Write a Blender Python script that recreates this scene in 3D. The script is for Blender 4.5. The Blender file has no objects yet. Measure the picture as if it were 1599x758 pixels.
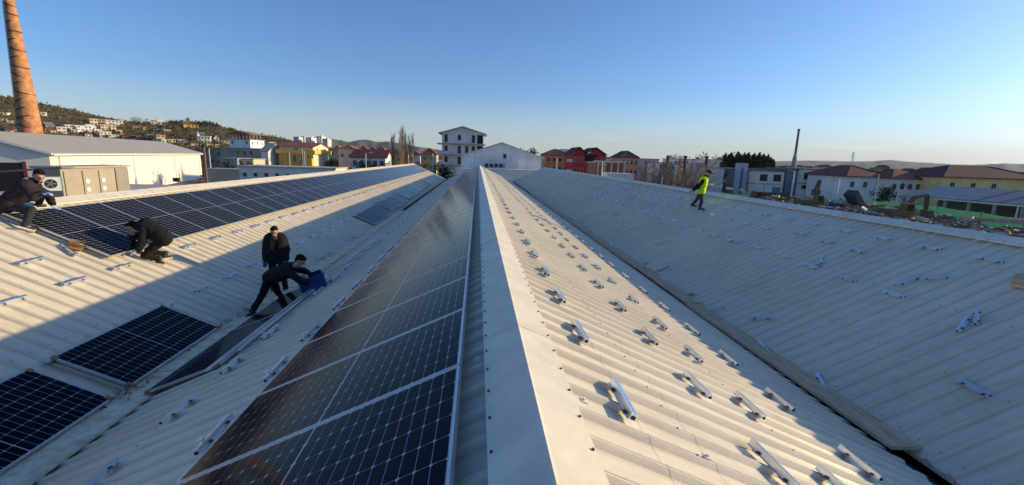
import bpy, bmesh, math, random
from mathutils import Vector, Matrix, noise as mnoise
random.seed(7)
D = bpy.data; SC = bpy.context.scene; COL = SC.collection
# ------------------------------------------------------------------ camera
F, CX, CY = 694.0, 799.5, 379.0
HR = 7.0                       # height of the hall ridges
T = 0.45                       # roof slope
CAM = Vector((-0.294, 0.0, HR + 1.2))
_d = Vector((746 - CX, 246 - CY, F)).normalized()
_n = _d.cross(Vector((1, 0.03, 0))).normalized()
if _n.y > 0: _n = -_n
_x = _d.cross(_n)
if _x.x < 0: _x = -_x
BAS = Matrix((_x, _d, _n))     # image axes (right, down, forward) -> world
cam = D.objects.new('camera', D.cameras.new('camera')); COL.objects.link(cam)
cam.data.sensor_width = 36.0; cam.data.lens = F / 1599.0 * 36.0
cam.data.clip_start = 0.05; cam.data.clip_end = 80000
_r = BAS @ Vector((1, 0, 0)); _u = BAS @ Vector((0, -1, 0)); _b = BAS @ Vector((0, 0, -1))
cam.matrix_world = Matrix(((_r.x, _u.x, _b.x, CAM.x), (_r.y, _u.y, _b.y, CAM.y), (_r.z, _u.z, _b.z, CAM.z), (0, 0, 0, 1)))
SC.camera = cam
# ------------------------------------------------------------------ light
SUN_AZ, SUN_EL = math.radians(82), math.radians(12.0)     # azimuth measured from +Y towards +X
w = D.worlds.new('World'); SC.world = w; w.use_nodes = True
nt = w.node_tree; bg = nt.nodes['Background']
sky = nt.nodes.new('ShaderNodeTexSky'); sky.sky_type = 'NISHITA'; sky.sun_disc = False
sky.sun_elevation = SUN_EL; sky.sun_rotation = SUN_AZ
sky.altitude = 0; sky.air_density = 0.85; sky.dust_density = 0.9; sky.ozone_density = 5.4
tcw = nt.nodes.new('ShaderNodeTexCoord'); sx_ = nt.nodes.new('ShaderNodeSeparateXYZ'); nt.links.new(tcw.outputs['Generated'], sx_.inputs[0])
mpw = nt.nodes.new('ShaderNodeMapping'); mpw.inputs['Scale'].default_value = (5, 5, 42); nt.links.new(tcw.outputs['Generated'], mpw.inputs['Vector'])
nzw = nt.nodes.new('ShaderNodeTexNoise'); nzw.inputs['Scale'].default_value = 1.0; nzw.inputs['Detail'].default_value = 7; nzw.inputs['Roughness'].default_value = .6; nt.links.new(mpw.outputs[0], nzw.inputs['Vector'])
def wmr(src, a, b, c, d):
    q = nt.nodes.new('ShaderNodeMapRange'); q.inputs[1].default_value, q.inputs[2].default_value, q.inputs[3].default_value, q.inputs[4].default_value = a, b, c, d; nt.links.new(src, q.inputs[0]); return q.outputs[0]
def wmul(a, b):
    q = nt.nodes.new('ShaderNodeMath'); q.operation = 'MULTIPLY'; nt.links.new(a, q.inputs[0]); nt.links.new(b, q.inputs[1]); return q.outputs[0]
cf_ = wmul(wmul(wmr(nzw.outputs[0], .55, .78, 0, .30), wmr(sx_.outputs['Z'], .005, .03, .3, 1)), wmr(sx_.outputs['Z'], .035, .085, 1, 0))
mxw = nt.nodes.new('ShaderNodeMixRGB'); mxw.inputs[2].default_value = (7.2, 6.9, 6.7, 1); nt.links.new(cf_, mxw.inputs[0]); nt.links.new(sky.outputs[0], mxw.inputs[1])
mxh = nt.nodes.new('ShaderNodeMixRGB'); mxh.inputs[2].default_value = (3.7, 3.85, 3.6, 1); nt.links.new(wmr(sx_.outputs['Z'], 0, .13, .55, 0), mxh.inputs[0]); nt.links.new(mxw.outputs[0], mxh.inputs[1])
nt.links.new(mxh.outputs[0], bg.inputs['Color']); bg.inputs['Strength'].default_value = 0.112
sl = D.lights.new('sun', 'SUN'); sl.energy = 3.25; sl.angle = math.radians(0.5); sl.color = (1.0, 0.79, 0.45)
so = D.objects.new('sun', sl); COL.objects.link(so)
sdir = Vector((math.sin(SUN_AZ) * math.cos(SUN_EL), math.cos(SUN_AZ) * math.cos(SUN_EL), math.sin(SUN_EL)))
so.rotation_euler = sdir.to_track_quat('Z', 'Y').to_euler()
SC.view_settings.view_transform = 'Standard'; SC.view_settings.look = 'None'
SC.view_settings.exposure = 0.86; SC.view_settings.gamma = 1.0; SC.view_settings.use_curve_mapping = False
SC.cycles.max_bounces = 6

# ------------------------------------------------------------------ helpers
def ray(px, py): return BAS @ Vector((px - CX, py - CY, F))
def P(px, py, depth): return CAM + ray(px, py) * (depth / F)
def PY(px, py, Y):
    r = ray(px, py); return CAM + r * ((Y - CAM.y) / r.y)
def PZ(px, py, z):
    r = ray(px, py); return CAM + r * ((z - CAM.z) / r.z)
def hit(px, py, ridge, side, off=0.0):
    r = ray(px, py)
    t = (HR + off - T * side * (CAM.x - ridge) - CAM.z) / (r.z + T * side * r.x)
    return CAM + r * t
def link(o, parent=None):
    COL.objects.link(o)
    if parent is not None: o.parent = parent
    return o
def tag(o, label=None, cat=None, group=None, kind=None):
    if label: o['label'] = label
    if cat: o['category'] = cat
    if group: o['group'] = group
    if kind: o['kind'] = kind
    return o
def empty(name, loc, label=None, cat=None, group=None, rz=0.0):
    o = D.objects.new(name, None); o.empty_display_size = 0.2; o.location = loc; o.rotation_euler = (0, 0, rz)
    link(o); return tag(o, label, cat, group)
def inst(name, me, parent=None, loc=(0, 0, 0), rot=None, scale=None):
    o = D.objects.new(name, me); link(o, parent); o.location = loc
    if rot is not None: o.rotation_euler = rot
    if scale is not None: o.scale = scale
    return o
def copy_tree(o, parent=None):
    c = o.copy(); link(c)
    if parent is not None: c.parent = parent
    for ch in o.children: copy_tree(ch, c)
    return c
class MB:
    def __init__(s): s.v = []; s.f = []; s.m = []
    def add(s, vs, fs, m=0):
        b = len(s.v); s.v += [tuple(p) for p in vs]
        for f in fs: s.f.append(tuple(b + i for i in f)); s.m.append(m)
        return s
    def box(s, x0, x1, y0, y1, z0, z1, m=0):
        vs = [(x0, y0, z0), (x1, y0, z0), (x1, y1, z0), (x0, y1, z0), (x0, y0, z1), (x1, y0, z1), (x1, y1, z1), (x0, y1, z1)]
        return s.add(vs, [(0, 3, 2, 1), (4, 5, 6, 7), (0, 1, 5, 4), (1, 2, 6, 5), (2, 3, 7, 6), (3, 0, 4, 7)], m)
    def bar(s, p0, p1, wd, ht, m=0, up=(0, 0, 1)):
        p0, p1 = Vector(p0), Vector(p1); d = (p1 - p0).normalized(); a = d.cross(Vector(up))
        if a.length < 1e-4: a = d.cross(Vector((1, 0, 0)))
        a.normalize(); b = a.cross(d).normalized(); a = a * wd / 2; b = b * ht / 2
        vs = [p0 - a - b, p0 + a - b, p0 + a + b, p0 - a + b, p1 - a - b, p1 + a - b, p1 + a + b, p1 - a + b]
        return s.add(vs, [(0, 3, 2, 1), (4, 5, 6, 7), (0, 1, 5, 4), (1, 2, 6, 5), (2, 3, 7, 6), (3, 0, 4, 7)], m)
    def cyl(s, p0, p1, r0, r1=None, n=8, m=0, caps=True):
        r1 = r0 if r1 is None else r1
        p0, p1 = Vector(p0), Vector(p1); d = (p1 - p0).normalized()
        a = d.orthogonal().normalized(); b = d.cross(a)
        vs = []
        for p, r in ((p0, r0), (p1, r1)):
            for i in range(n):
                t = 2 * math.pi * i / n; vs.append(p + (a * math.cos(t) + b * math.sin(t)) * r)
        fs = [(i, (i + 1) % n, n + (i + 1) % n, n + i) for i in range(n)]
        if caps: fs += [tuple(range(n - 1, -1, -1)), tuple(range(n, 2 * n))]
        return s.add(vs, fs, m)
    def prism(s, poly, y0, y1, m=0, caps=True):      # poly of (x, z), extruded along y
        n = len(poly)
        vs = [(x, y0, z) for x, z in poly] + [(x, y1, z) for x, z in poly]
        fs = [(i, n + i, n + (i + 1) % n, (i + 1) % n) for i in range(n)]
        if caps: fs += [tuple(range(n)), tuple(range(2 * n - 1, n - 1, -1))]
        return s.add(vs, fs, m)
    def prismx(s, poly, x0, x1, m=0):                # poly of (y, z), extruded along x
        n = len(poly)
        vs = [(x0, y, z) for y, z in poly] + [(x1, y, z) for y, z in poly]
        fs = [(i, (i + 1) % n, n + (i + 1) % n, n + i) for i in range(n)] + [tuple(range(n - 1, -1, -1)), tuple(range(n, 2 * n))]
        return s.add(vs, fs, m)
    def ball(s, c, r, n=8, k=6, m=0, sc=(1, 1, 1)):
        c = Vector(c); vs = [c + Vector((0, 0, -r * sc[2]))]
        for j in range(1, k):
            ph = -math.pi / 2 + math.pi * j / k
            for i in range(n):
                t = 2 * math.pi * i / n
                vs.append(c + Vector((r * sc[0] * math.cos(ph) * math.cos(t), r * sc[1] * math.cos(ph) * math.sin(t), r * sc[2] * math.sin(ph))))
        vs.append(c + Vector((0, 0, r * sc[2]))); L = len(vs) - 1
        fs = [(0, 1 + (i + 1) % n, 1 + i) for i in range(n)]
        for j in range(k - 2):
            for i in range(n):
                a = 1 + j * n + i; b = 1 + j * n + (i + 1) % n; fs.append((a, b, b + n, a + n))
        fs += [(L, 1 + (k - 2) * n + i, 1 + (k - 2) * n + (i + 1) % n) for i in range(n)]
        return s.add(vs, fs, m)
    def mesh(s, name, mats, smooth=False):
        me = D.meshes.new(name); me.from_pydata(s.v, [], s.f)
        for m in (mats if isinstance(mats, (list, tuple)) else [mats]): me.materials.append(m)
        me.polygons.foreach_set('material_index', s.m)
        if smooth: me.polygons.foreach_set('use_smooth', [True] * len(me.polygons))
        me.update(); return me
    def build(s, name, mats, parent=None, loc=(0, 0, 0), rot=None, smooth=False):
        return inst(name, s.mesh(name, mats, smooth), parent, loc, rot)

# ------------------------------------------------------------------ materials
MATS = {}
def mat(name, col, rough=0.6, metal=0.0, var=0.12, scale=3.0, bump=0.0, bscale=30.0, spec=0.5, coat=0.0, objvar=0.0, streak=None):
    if name in MATS: return MATS[name]
    m = D.materials.new(name); m.use_nodes = True; MATS[name] = m
    n = m.node_tree.nodes; l = m.node_tree.links; b = n['Principled BSDF']
    b.inputs['Roughness'].default_value = rough; b.inputs['Metallic'].default_value = metal
    b.inputs['Specular IOR Level'].default_value = spec; b.inputs['Coat Weight'].default_value = coat
    tc = n.new('ShaderNodeTexCoord'); src = tc.outputs['Object']
    if streak:
        mp = n.new('ShaderNodeMapping'); mp.inputs['Scale'].default_value = streak; l.new(src, mp.inputs['Vector']); src = mp.outputs[0]
    if var > 0:
        a = n.new('ShaderNodeTexNoise'); a.inputs['Scale'].default_value = scale; a.inputs['Detail'].default_value = 6; a.inputs['Roughness'].default_value = 0.65
        l.new(src, a.inputs['Vector'])
        r = n.new('ShaderNodeMapRange'); r.inputs[1].default_value = 0.3; r.inputs[2].default_value = 0.7
        r.inputs[3].default_value = 1 - var; r.inputs[4].default_value = 1 + var
        l.new(a.outputs[0], r.inputs[0]); fac = r.outputs[0]
        if objvar > 0:
            oi = n.new('ShaderNodeObjectInfo'); r2 = n.new('ShaderNodeMapRange'); r2.inputs[3].default_value = 1 - objvar; r2.inputs[4].default_value = 1 + objvar
            l.new(oi.outputs['Random'], r2.inputs[0]); mu = n.new('ShaderNodeMath'); mu.operation = 'MULTIPLY'
            l.new(fac, mu.inputs[0]); l.new(r2.outputs[0], mu.inputs[1]); fac = mu.outputs[0]
        vm = n.new('ShaderNodeVectorMath'); vm.operation = 'SCALE'; vm.inputs[0].default_value = col
        l.new(fac, vm.inputs['Scale']); l.new(vm.outputs[0], b.inputs['Base Color'])
    else: b.inputs['Base Color'].default_value = (*col, 1)
    if bump > 0:
        c = n.new('ShaderNodeTexNoise'); c.inputs['Scale'].default_value = bscale; c.inputs['Detail'].default_value = 4
        l.new(tc.outputs['Object'], c.inputs['Vector'])
        bp = n.new('ShaderNodeBump'); bp.inputs['Strength'].default_value = bump; bp.inputs['Distance'].default_value = 0.02
        l.new(c.outputs[0], bp.inputs['Height']); l.new(bp.outputs[0], b.inputs['Normal'])
    return m
def two_tone(name, c1, c2, scale, rough=0.9, lo=0.42, hi=0.58, bump=0.4, bscale=None, dist=0.05, c3=None):
    if name in MATS: return MATS[name]
    m = D.materials.new(name); m.use_nodes = True; MATS[name] = m
    n = m.node_tree.nodes; l = m.node_tree.links; b = n['Principled BSDF']; b.inputs['Roughness'].default_value = rough
    b.inputs['Specular IOR Level'].default_value = 0.25
    tc = n.new('ShaderNodeTexCoord'); a = n.new('ShaderNodeTexNoise'); a.inputs['Scale'].default_value = scale; a.inputs['Detail'].default_value = 9; a.inputs['Roughness'].default_value = 0.68
    l.new(tc.outputs['Object'], a.inputs['Vector'])
    cr = n.new('ShaderNodeValToRGB'); cr.color_ramp.elements[0].position = lo; cr.color_ramp.elements[1].position = hi
    cr.color_ramp.elements[0].color = (*c1, 1); cr.color_ramp.elements[1].color = (*c2, 1)
    if c3: e = cr.color_ramp.elements.new(min(hi + 0.12, 1)); e.color = (*c3, 1)
    l.new(a.outputs[0], cr.inputs[0]); l.new(cr.outputs[0], b.inputs['Base Color'])
    if bump:
        c = n.new('ShaderNodeTexNoise'); c.inputs['Scale'].default_value = bscale or scale * 6; c.inputs['Detail'].default_value = 6
        l.new(tc.outputs['Object'], c.inputs['Vector']); bp = n.new('ShaderNodeBump'); bp.inputs['Strength'].default_value = bump; bp.inputs['Distance'].default_value = dist
        l.new(c.outputs[0], bp.inputs['Height']); l.new(bp.outputs[0], b.inputs['Normal'])
    return m
def roof_mat():
    m = mat('roof_coating', (0.76, 0.67, 0.515), rough=0.38, spec=0.5, var=0.11, scale=2.2, bump=0.05, bscale=60, objvar=0.035, streak=(1.0, 5.0, 1.0))
    n = m.node_tree.nodes; l = m.node_tree.links; b = n['Principled BSDF']
    # grime that collects in large soft patches, in world space
    g = n.new('ShaderNodeNewGeometry'); a = n.new('ShaderNodeTexNoise'); a.inputs['Scale'].default_value = 0.55; a.inputs['Detail'].default_value = 10; a.inputs['Roughness'].default_value = 0.72
    l.new(g.outputs['Position'], a.inputs['Vector'])
    r = n.new('ShaderNodeMapRange'); r.inputs[1].default_value = 0.46; r.inputs[2].default_value = 0.74; r.inputs[3].default_value = 0.0; r.inputs[4].default_value = 0.36
    l.new(a.outputs[0], r.inputs[0])
    mx = n.new('ShaderNodeMixRGB'); mx.blend_type = 'MIX'; mx.inputs[2].default_value = (0.44, 0.37, 0.275, 1)
    src = b.inputs['Base Color'].links[0].from_socket
    l.new(src, mx.inputs[1]); l.new(r.outputs[0], mx.inputs[0]); l.new(mx.outputs[0], b.inputs['Base Color'])
    # rib shade put into the colour along each foot, mottled like washed-down dirt
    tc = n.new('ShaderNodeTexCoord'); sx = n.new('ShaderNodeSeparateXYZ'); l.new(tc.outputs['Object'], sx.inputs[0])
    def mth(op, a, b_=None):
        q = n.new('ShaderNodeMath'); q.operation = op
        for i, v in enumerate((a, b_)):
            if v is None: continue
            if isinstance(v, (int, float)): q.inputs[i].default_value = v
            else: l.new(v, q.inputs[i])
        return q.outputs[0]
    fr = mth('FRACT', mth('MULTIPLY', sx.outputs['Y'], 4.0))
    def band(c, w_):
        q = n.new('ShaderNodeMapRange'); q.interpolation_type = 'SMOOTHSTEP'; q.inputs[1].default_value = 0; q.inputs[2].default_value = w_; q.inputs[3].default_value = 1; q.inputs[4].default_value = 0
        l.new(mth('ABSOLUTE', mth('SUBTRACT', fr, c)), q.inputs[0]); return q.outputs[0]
    rib_shade_dirt = mth('ADD', band(.30, .13), mth('MULTIPLY', band(.69, .07), .7))
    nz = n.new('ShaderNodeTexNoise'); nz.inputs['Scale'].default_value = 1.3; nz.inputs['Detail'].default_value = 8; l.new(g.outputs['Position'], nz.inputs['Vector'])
    rib_shade_dirt = mth('MULTIPLY', rib_shade_dirt, mth('MULTIPLY', nz.outputs[0], .62))
    m2 = n.new('ShaderNodeMixRGB'); m2.inputs[2].default_value = (0.36, 0.305, 0.235, 1); l.new(mx.outputs[0], m2.inputs[1]); l.new(rib_shade_dirt, m2.inputs[0]); l.new(m2.outputs[0], b.inputs['Base Color'])
    return m
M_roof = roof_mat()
M_cap = mat('ridge_cap_coating', (0.79, 0.705, 0.555), rough=0.42, var=0.17, scale=2.6, bump=0.22, bscale=4)
M_alu = mat('aluminium', (0.84, 0.89, 0.95), rough=0.30, metal=1.0, var=0.06, scale=40, objvar=0.10)
M_frame = mat('anodised_frame', (0.62, 0.64, 0.67), rough=0.32, metal=0.8, var=0.05, scale=20)
M_dark = mat('dark_rubber', (0.02, 0.02, 0.022), rough=0.7, var=0.1)
M_screw = mat('screw_head', (0.06, 0.055, 0.05), rough=0.5, var=0.2)
M_back = mat('backsheet', (0.46, 0.48, 0.52), rough=0.16, var=0.04, scale=8, spec=0.5)
M_cell = mat('silicon_cell', (0.006, 0.007, 0.013), rough=0.11, var=0.15, scale=5, spec=0.05, objvar=0.12)
M_gutter = mat('gutter_metal', (0.16, 0.16, 0.16), rough=0.6, var=0.3, scale=6, bump=0.2)
M_board = two_tone('gutter_board', (0.56, 0.43, 0.28), (0.88, 0.77, 0.57), 5, rough=0.85, lo=0.35, hi=0.6, bump=0.25, dist=0.01)
M_plank = mat('weathered_timber', (0.56, 0.40, 0.25), rough=0.85, var=0.38, scale=3.0, bump=0.5, bscale=20, streak=(9, 0.8, 9))
M_wall = mat('hall_wall', (0.5, 0.48, 0.44), rough=0.8, var=0.1)
M_glass = mat('window_pane', (0.02, 0.024, 0.03), rough=0.12, var=0.2, scale=0.5)
M_whitemetal = mat('white_metal', (0.72, 0.71, 0.68), rough=0.5, var=0.06)
M_steel = mat('galvanised_steel', (0.5, 0.51, 0.52), rough=0.45, metal=0.5, var=0.1)
M_concrete = mat('concrete', (0.36, 0.34, 0.31), rough=0.9, var=0.2, scale=1.0, bump=0.2)

# ------------------------------------------------------------------ ground and terrain
def lerp_list(pts, x):
    if x <= pts[0][0]: return pts[0][1]
    for (a, b), (c, d) in zip(pts, pts[1:]):
        if x <= c: return b + (d - b) * (x - a) / (c - a)
    return pts[-1][1]
HILL = [(-700, 120), (-300, 132), (0, 153), (25, 157), (65, 166), (110, 174), (150, 184), (200, 191), (250, 192), (270, 190), (330, 193), (350, 199), (390, 207), (420, 212), (450, 219), (480, 226), (500, 230), (545, 240), (600, 248)]
HR0, HR1, HR2 = 215.0, 520.0, 1300.0
def hill_crest(az):            # az = atan2(x, y) from camera ; crest height above ground at distance HR1
    px = CX + F * math.tan(az + 0.0) - 54 if False else None
    return lerp_list(HCREST, az)
HCREST = []
for px, py in HILL:
    r = ray(px, py); HCREST.append((math.atan2(r.x, r.y), CAM.z + r.z / math.hypot(r.x, r.y) * HR1))
HCREST.sort()
def hill_h(x, y):
    dx, dy = x - CAM.x, y - CAM.y; R = math.hypot(dx, dy); az = math.atan2(dx, dy)
    if az > HCREST[-1][0] or az < -2.2: return 0.0
    zc = max(lerp_list(HCREST, az), 0.0)
    if R < HR0 or R > HR2: return 0.0
    if R <= HR1:
        t = (R - HR0) / (HR1 - HR0); f = 0.55 * t + 0.45 * t * t * (3 - 2 * t)
    else:
        t = (HR2 - R) / (HR2 - HR1); f = t * t * (3 - 2 * t)
    k = min(f * 6, 1.0) * max(0.0, 1 - abs(R - HR1) / 250.0 * 0)
    nz = mnoise.noise((x * 0.012, y * 0.012, 0)) * 5 + mnoise.noise((x * 0.04, y * 0.04, 3)) * 1.8
    return max(0.0, zc * f + nz * k * min(1, zc / 25.0) * (0.35 if abs(R - HR1) < 60 else 1.0))
def on_terrain(px, py):
    r = ray(px, py).normalized(); t = 150.0
    while t < 900:
        p = CAM + r * t
        if p.z <= hill_h(p.x, p.y) + 0.02: return p
        t += 1.5
    return CAM + r * 500
M_ground = two_tone('ground_earth', (0.10, 0.085, 0.06), (0.20, 0.17, 0.13), 0.05, bump=0.3, bscale=2.0, dist=0.1, c3=(0.11, 0.12, 0.06))
MB().add([(-30000, -3000, 0), (30000, -3000, 0), (30000, 30000, 0), (-30000, 30000, 0)], [(0, 1, 2, 3)]).build('ground', M_ground)['kind'] = 'structure'
M_hill = two_tone('hillside_scrub', (0.07, 0.06, 0.03), (0.16, 0.125, 0.065), 0.035, bump=0.9, bscale=0.5, dist=1.2, c3=(0.21, 0.165, 0.085))
mb = MB(); na, nr = 150, 60; a0, a1 = -1.9, HCREST[-1][0]; vs = []
for i in range(na + 1):
    az = a0 + (a1 - a0) * i / na
    for j in range(nr + 1):
        t = j / nr; R = HR0 + (HR1 - HR0) * t / 0.7 if t < 0.7 else HR1 + (HR2 - HR1) * (t - 0.7) / 0.3
        x, y = CAM.x + R * math.sin(az), CAM.y + R * math.cos(az); vs.append((x, y, hill_h(x, y) - 0.05))
fs = [(i * (nr + 1) + j, (i + 1) * (nr + 1) + j, (i + 1) * (nr + 1) + j + 1, i * (nr + 1) + j + 1) for i in range(na) for j in range(nr)]
mb.add(vs, fs); mb.build('hillside', M_hill, smooth=True)['kind'] = 'structure'
def mountain(name, prof, dist, depth, material, amp=1.0):
    pts = []
    for px, py in prof:
        r = ray(px, py); pts.append((math.atan2(r.x, r.y), CAM.z + r.z / math.hypot(r.x, r.y) * dist))
    mb = MB(); n = 140; K = 8; vs = []
    for i in range(n + 1):
        az = pts[0][0] + (pts[-1][0] - pts[0][0]) * i / n; zc = lerp_list(pts, az)
        for j in range(K + 1):
            t = j / K; R = dist - depth + 2 * depth * t; f = math.sin(math.pi * t) ** 0.8 if 0 < t < 1 else 0
            x, y = CAM.x + R * math.sin(az), CAM.y + R * math.cos(az)
            rg = 0.72 + 0.55 * mnoise.noise((az * 60, t * 4, dist * 0.01)) if j not in (K // 2,) else 1.0 + 0.05 * mnoise.noise((az * 150, 0, 1))
            vs.append((x, y, max(zc * f * min(rg, 1.0 if j != K // 2 else 1.1), 0) - (0.5 if f == 0 else 0)))
    fs = [(i * (K + 1) + j, (i + 1) * (K + 1) + j, (i + 1) * (K + 1) + j + 1, i * (K + 1) + j + 1) for i in range(n) for j in range(K)]
    mb.add(vs, fs); o = mb.build(name, material, smooth=True); o['kind'] = 'structure'
M_mtn = two_tone('mountain_scrub', (0.045, 0.055, 0.05), (0.085, 0.085, 0.07), 0.004, bump=0)
mountain('mountains', [(380, 236), (440, 230), (480, 224), (510, 216), (530, 219), (545, 222), (560, 219), (570, 218), (590, 222), (606, 221), (625, 224), (650, 229), (690, 235), (730, 241), (790, 247)], 3600, 900, M_mtn)
mountain('distant_mountains', [(1100, 262), (1150, 257), (1210, 252), (1260, 251), (1290, 251.5), (1330, 252.5), (1360, 252), (1390, 250), (1420, 253), (1450, 254.5), (1490, 257), (1520, 257.5), (1570, 255.5), (1599, 256.5), (1680, 257), (1800, 262), (2000, 285)], 7500, 1500, M_mtn)

# ------------------------------------------------------------------ the three hall roofs
Y0, Y1 = -5.0, 65.0
W = 9.4; HALF = 4.55
TH = math.atan(T); CO = math.cos(TH)
RIB = 0.030
def sheet_mesh(side):
    prof = []
    for k in range(4):
        c = 0.125 + 0.25 * k
        prof += [(c - 0.125, 0.0), (c - 0.041, 0.0), (c - 0.016, RIB), (c - 0.006, RIB), (c - 0.003, RIB - .005), (c + 0.003, RIB - .005), (c + 0.006, RIB), (c + 0.016, RIB), (c + 0.041, 0.0)]
    prof.append((1.0, 0.0)); n = len(prof); mb = MB(); vs = []
    for y, z in prof: vs.append((side * 0.04, y, -T * 0.04 + z / CO))
    for y, z in prof: vs.append((side * HALF, y, -T * HALF + z / CO))
    for y, z in prof: vs.append((side * HALF, y, -T * HALF - 0.06))
    fs = []
    for i in range(n - 1):
        q = (i, i + 1, n + i + 1, n + i); fs.append(q if side < 0 else q[::-1])
        q = (n + i, n + i + 1, 2 * n + i + 1, 2 * n + i); fs.append(q if side < 0 else q[::-1])
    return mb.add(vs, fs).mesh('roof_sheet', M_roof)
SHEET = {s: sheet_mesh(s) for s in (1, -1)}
def cap_mesh(L):
    mb = MB(); hw = 0.235; z0 = 0.075
    poly = [(-hw, -T * hw + z0 - 0.02), (-hw, -T * hw + z0), (-0.012, z0 - 0.004), (0, z0 + 0.004), (0.012, z0 - 0.004), (hw, -T * hw + z0), (hw, -T * hw + z0 - 0.02), (0, z0 - 0.03)]
    return mb.prism(poly, 0.004, L - 0.004).mesh('ridge_cap', M_cap)
def hall(ridge, label, seams):
    root = empty('factory_hall', (ridge, 0, HR), label, 'factory hall', 'parallel factory halls under one ridged roof')
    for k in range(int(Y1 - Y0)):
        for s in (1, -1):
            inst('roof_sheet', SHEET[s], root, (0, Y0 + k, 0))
    ys = [Y0] + seams + [Y1]
    for a, b in zip(ys, ys[1:]):
        cp = inst('ridge_cap', cap_mesh(b - a), root, (0, a, 0))
        sm = MB()
        y = math.ceil((a - 0.18) / 0.25) * 0.25 + 0.18
        while y < min(b, 26) - 0.02:
            for s in (1, -1):
                c = Vector((s * 0.218, y - a, -T * 0.218 + 0.075)); nn = Vector((s * T, 0, 1)).normalized()
                sm.cyl(c - nn * 0.004, c + nn * 0.008, 0.0075, n=6)
            y += 0.25
        if sm.v: tag(sm.build('cap_screws', M_screw, cp), kind='stuff')
    for ye, o in ((Y0, -0.05), (Y1, 0.0)):       # verge trims, gables
        v = MB(); v.prism([(-HALF, -T * HALF + 0.07), (0, 0.095), (HALF, -T * HALF + 0.07), (HALF, -T * HALF - 0.10), (0, -0.08), (-HALF, -T * HALF - 0.10)], ye + o, ye + o + 0.05)
        v.build('verge_trim', M_whitemetal, root)
    for ye in (Y0 + 0.06, Y1 - 0.26):
        g = MB(); g.prism([(-W / 2, -T * HALF - 0.12), (0, -0.10), (W / 2, -T * HALF - 0.12), (W / 2, -HR), (-W / 2, -HR)], ye, ye + 0.2)
        g.build('gable_wall', M_wall, root)
    return root
H_L = hall(-W, 'left factory hall with the solar array along its sunlit ridge', [1.2, 7.0, 13, 19, 25, 31, 37, 43, 49, 55, 61])
H_M = hall(0.0, 'middle factory hall whose ridge runs straight away from the viewer', [-2.0, 2.88, 8.9, 14.9, 20.9, 26.9, 32.9, 38.9, 44.9, 50.9, 56.9])
H_R = hall(W, 'right factory hall, its near slope in shade with loose rails scattered over it', [1.0, 7.5, 13.5, 19.5, 25.5, 31.5, 37.5, 43.5, 49.5, 55.5, 61.5])
ZV = HR - T * W / 2
# outer side walls and valley gutters
for x, par in ((-W * 1.5 + 0.1, H_L), (W * 1.5 - 0.3, H_R)):
    MB().box(x, x + 0.2, Y0 + 0.3, Y1 - 0.3, -HR, -T * HALF - 0.14).build('side_wall', M_wall, par, (-par.location.x, 0, 0))
for i, x in enumerate((-W / 2, W / 2)):
    gt = empty('valley_gutter', (x, 0, ZV - 0.16), ['dark metal valley gutter between the left and middle halls', 'dark metal valley gutter between the middle and right halls'][i], 'gutter', 'valley gutters')
    MB().prism([(-0.26, 0.0), (-0.14, -0.10), (0.14, -0.10), (0.26, 0.0), (0.26, -0.02), (0.15, -0.125), (-0.15, -0.125), (-0.26, -0.02)], Y0, Y1).build('channel', M_gutter, gt)
# boards laid along the valleys
y = 4.25
for i, L in enumerate((5.2, 3.4, 3.9, 4.0, 4.0, 4.0, 4.0, 4.0, 4.0)):
    rz = [0.006, -0.010, 0.008, -0.005, 0.004, -0.006, 0.005, 0, 0][i]
    b = MB(); b.box(-0.20, 0.20, 0, L - 0.05, 0, 0.045)
    o = b.build('timber_plank', M_plank, None, (W / 2 + 0.02 + random.uniform(-.02, .02), y, ZV + 0.125), (random.uniform(-.002, .002), 0.05 if i else 0.08, rz))
    tag(o, ['broad weathered timber plank, nearest of the line along the right valley'][0] if i == 0 else 'weathered timber plank, %s from the near end of the line along the right valley' % ['', 'second', 'third', 'fourth', 'fifth', 'sixth', 'seventh', 'eighth', 'ninth'][i], 'plank', 'planks laid end to end along the right valley')
    y += L
y = 2.2
for i, L in enumerate((4.1, 4.2, 3.6, 4.0, 4.0, 4.0)):
    b = MB(); b.box(-0.22, 0.22, 0, L - 0.02, 0, 0.03)
    o = b.build('gutter_board', M_board, None, (-W / 2 + 0.01, y, ZV + 0.128), (0, -0.03, random.uniform(-.004, .004)))
    tag(o, 'pale stained board, %s from the near end of the line in the left valley' % ['first', 'second', 'third', 'fourth', 'fifth', 'sixth'][i], 'board', 'boards laid end to end along the left valley')
    y += L

def surf0(x): return HR - T * abs(x)
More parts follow.
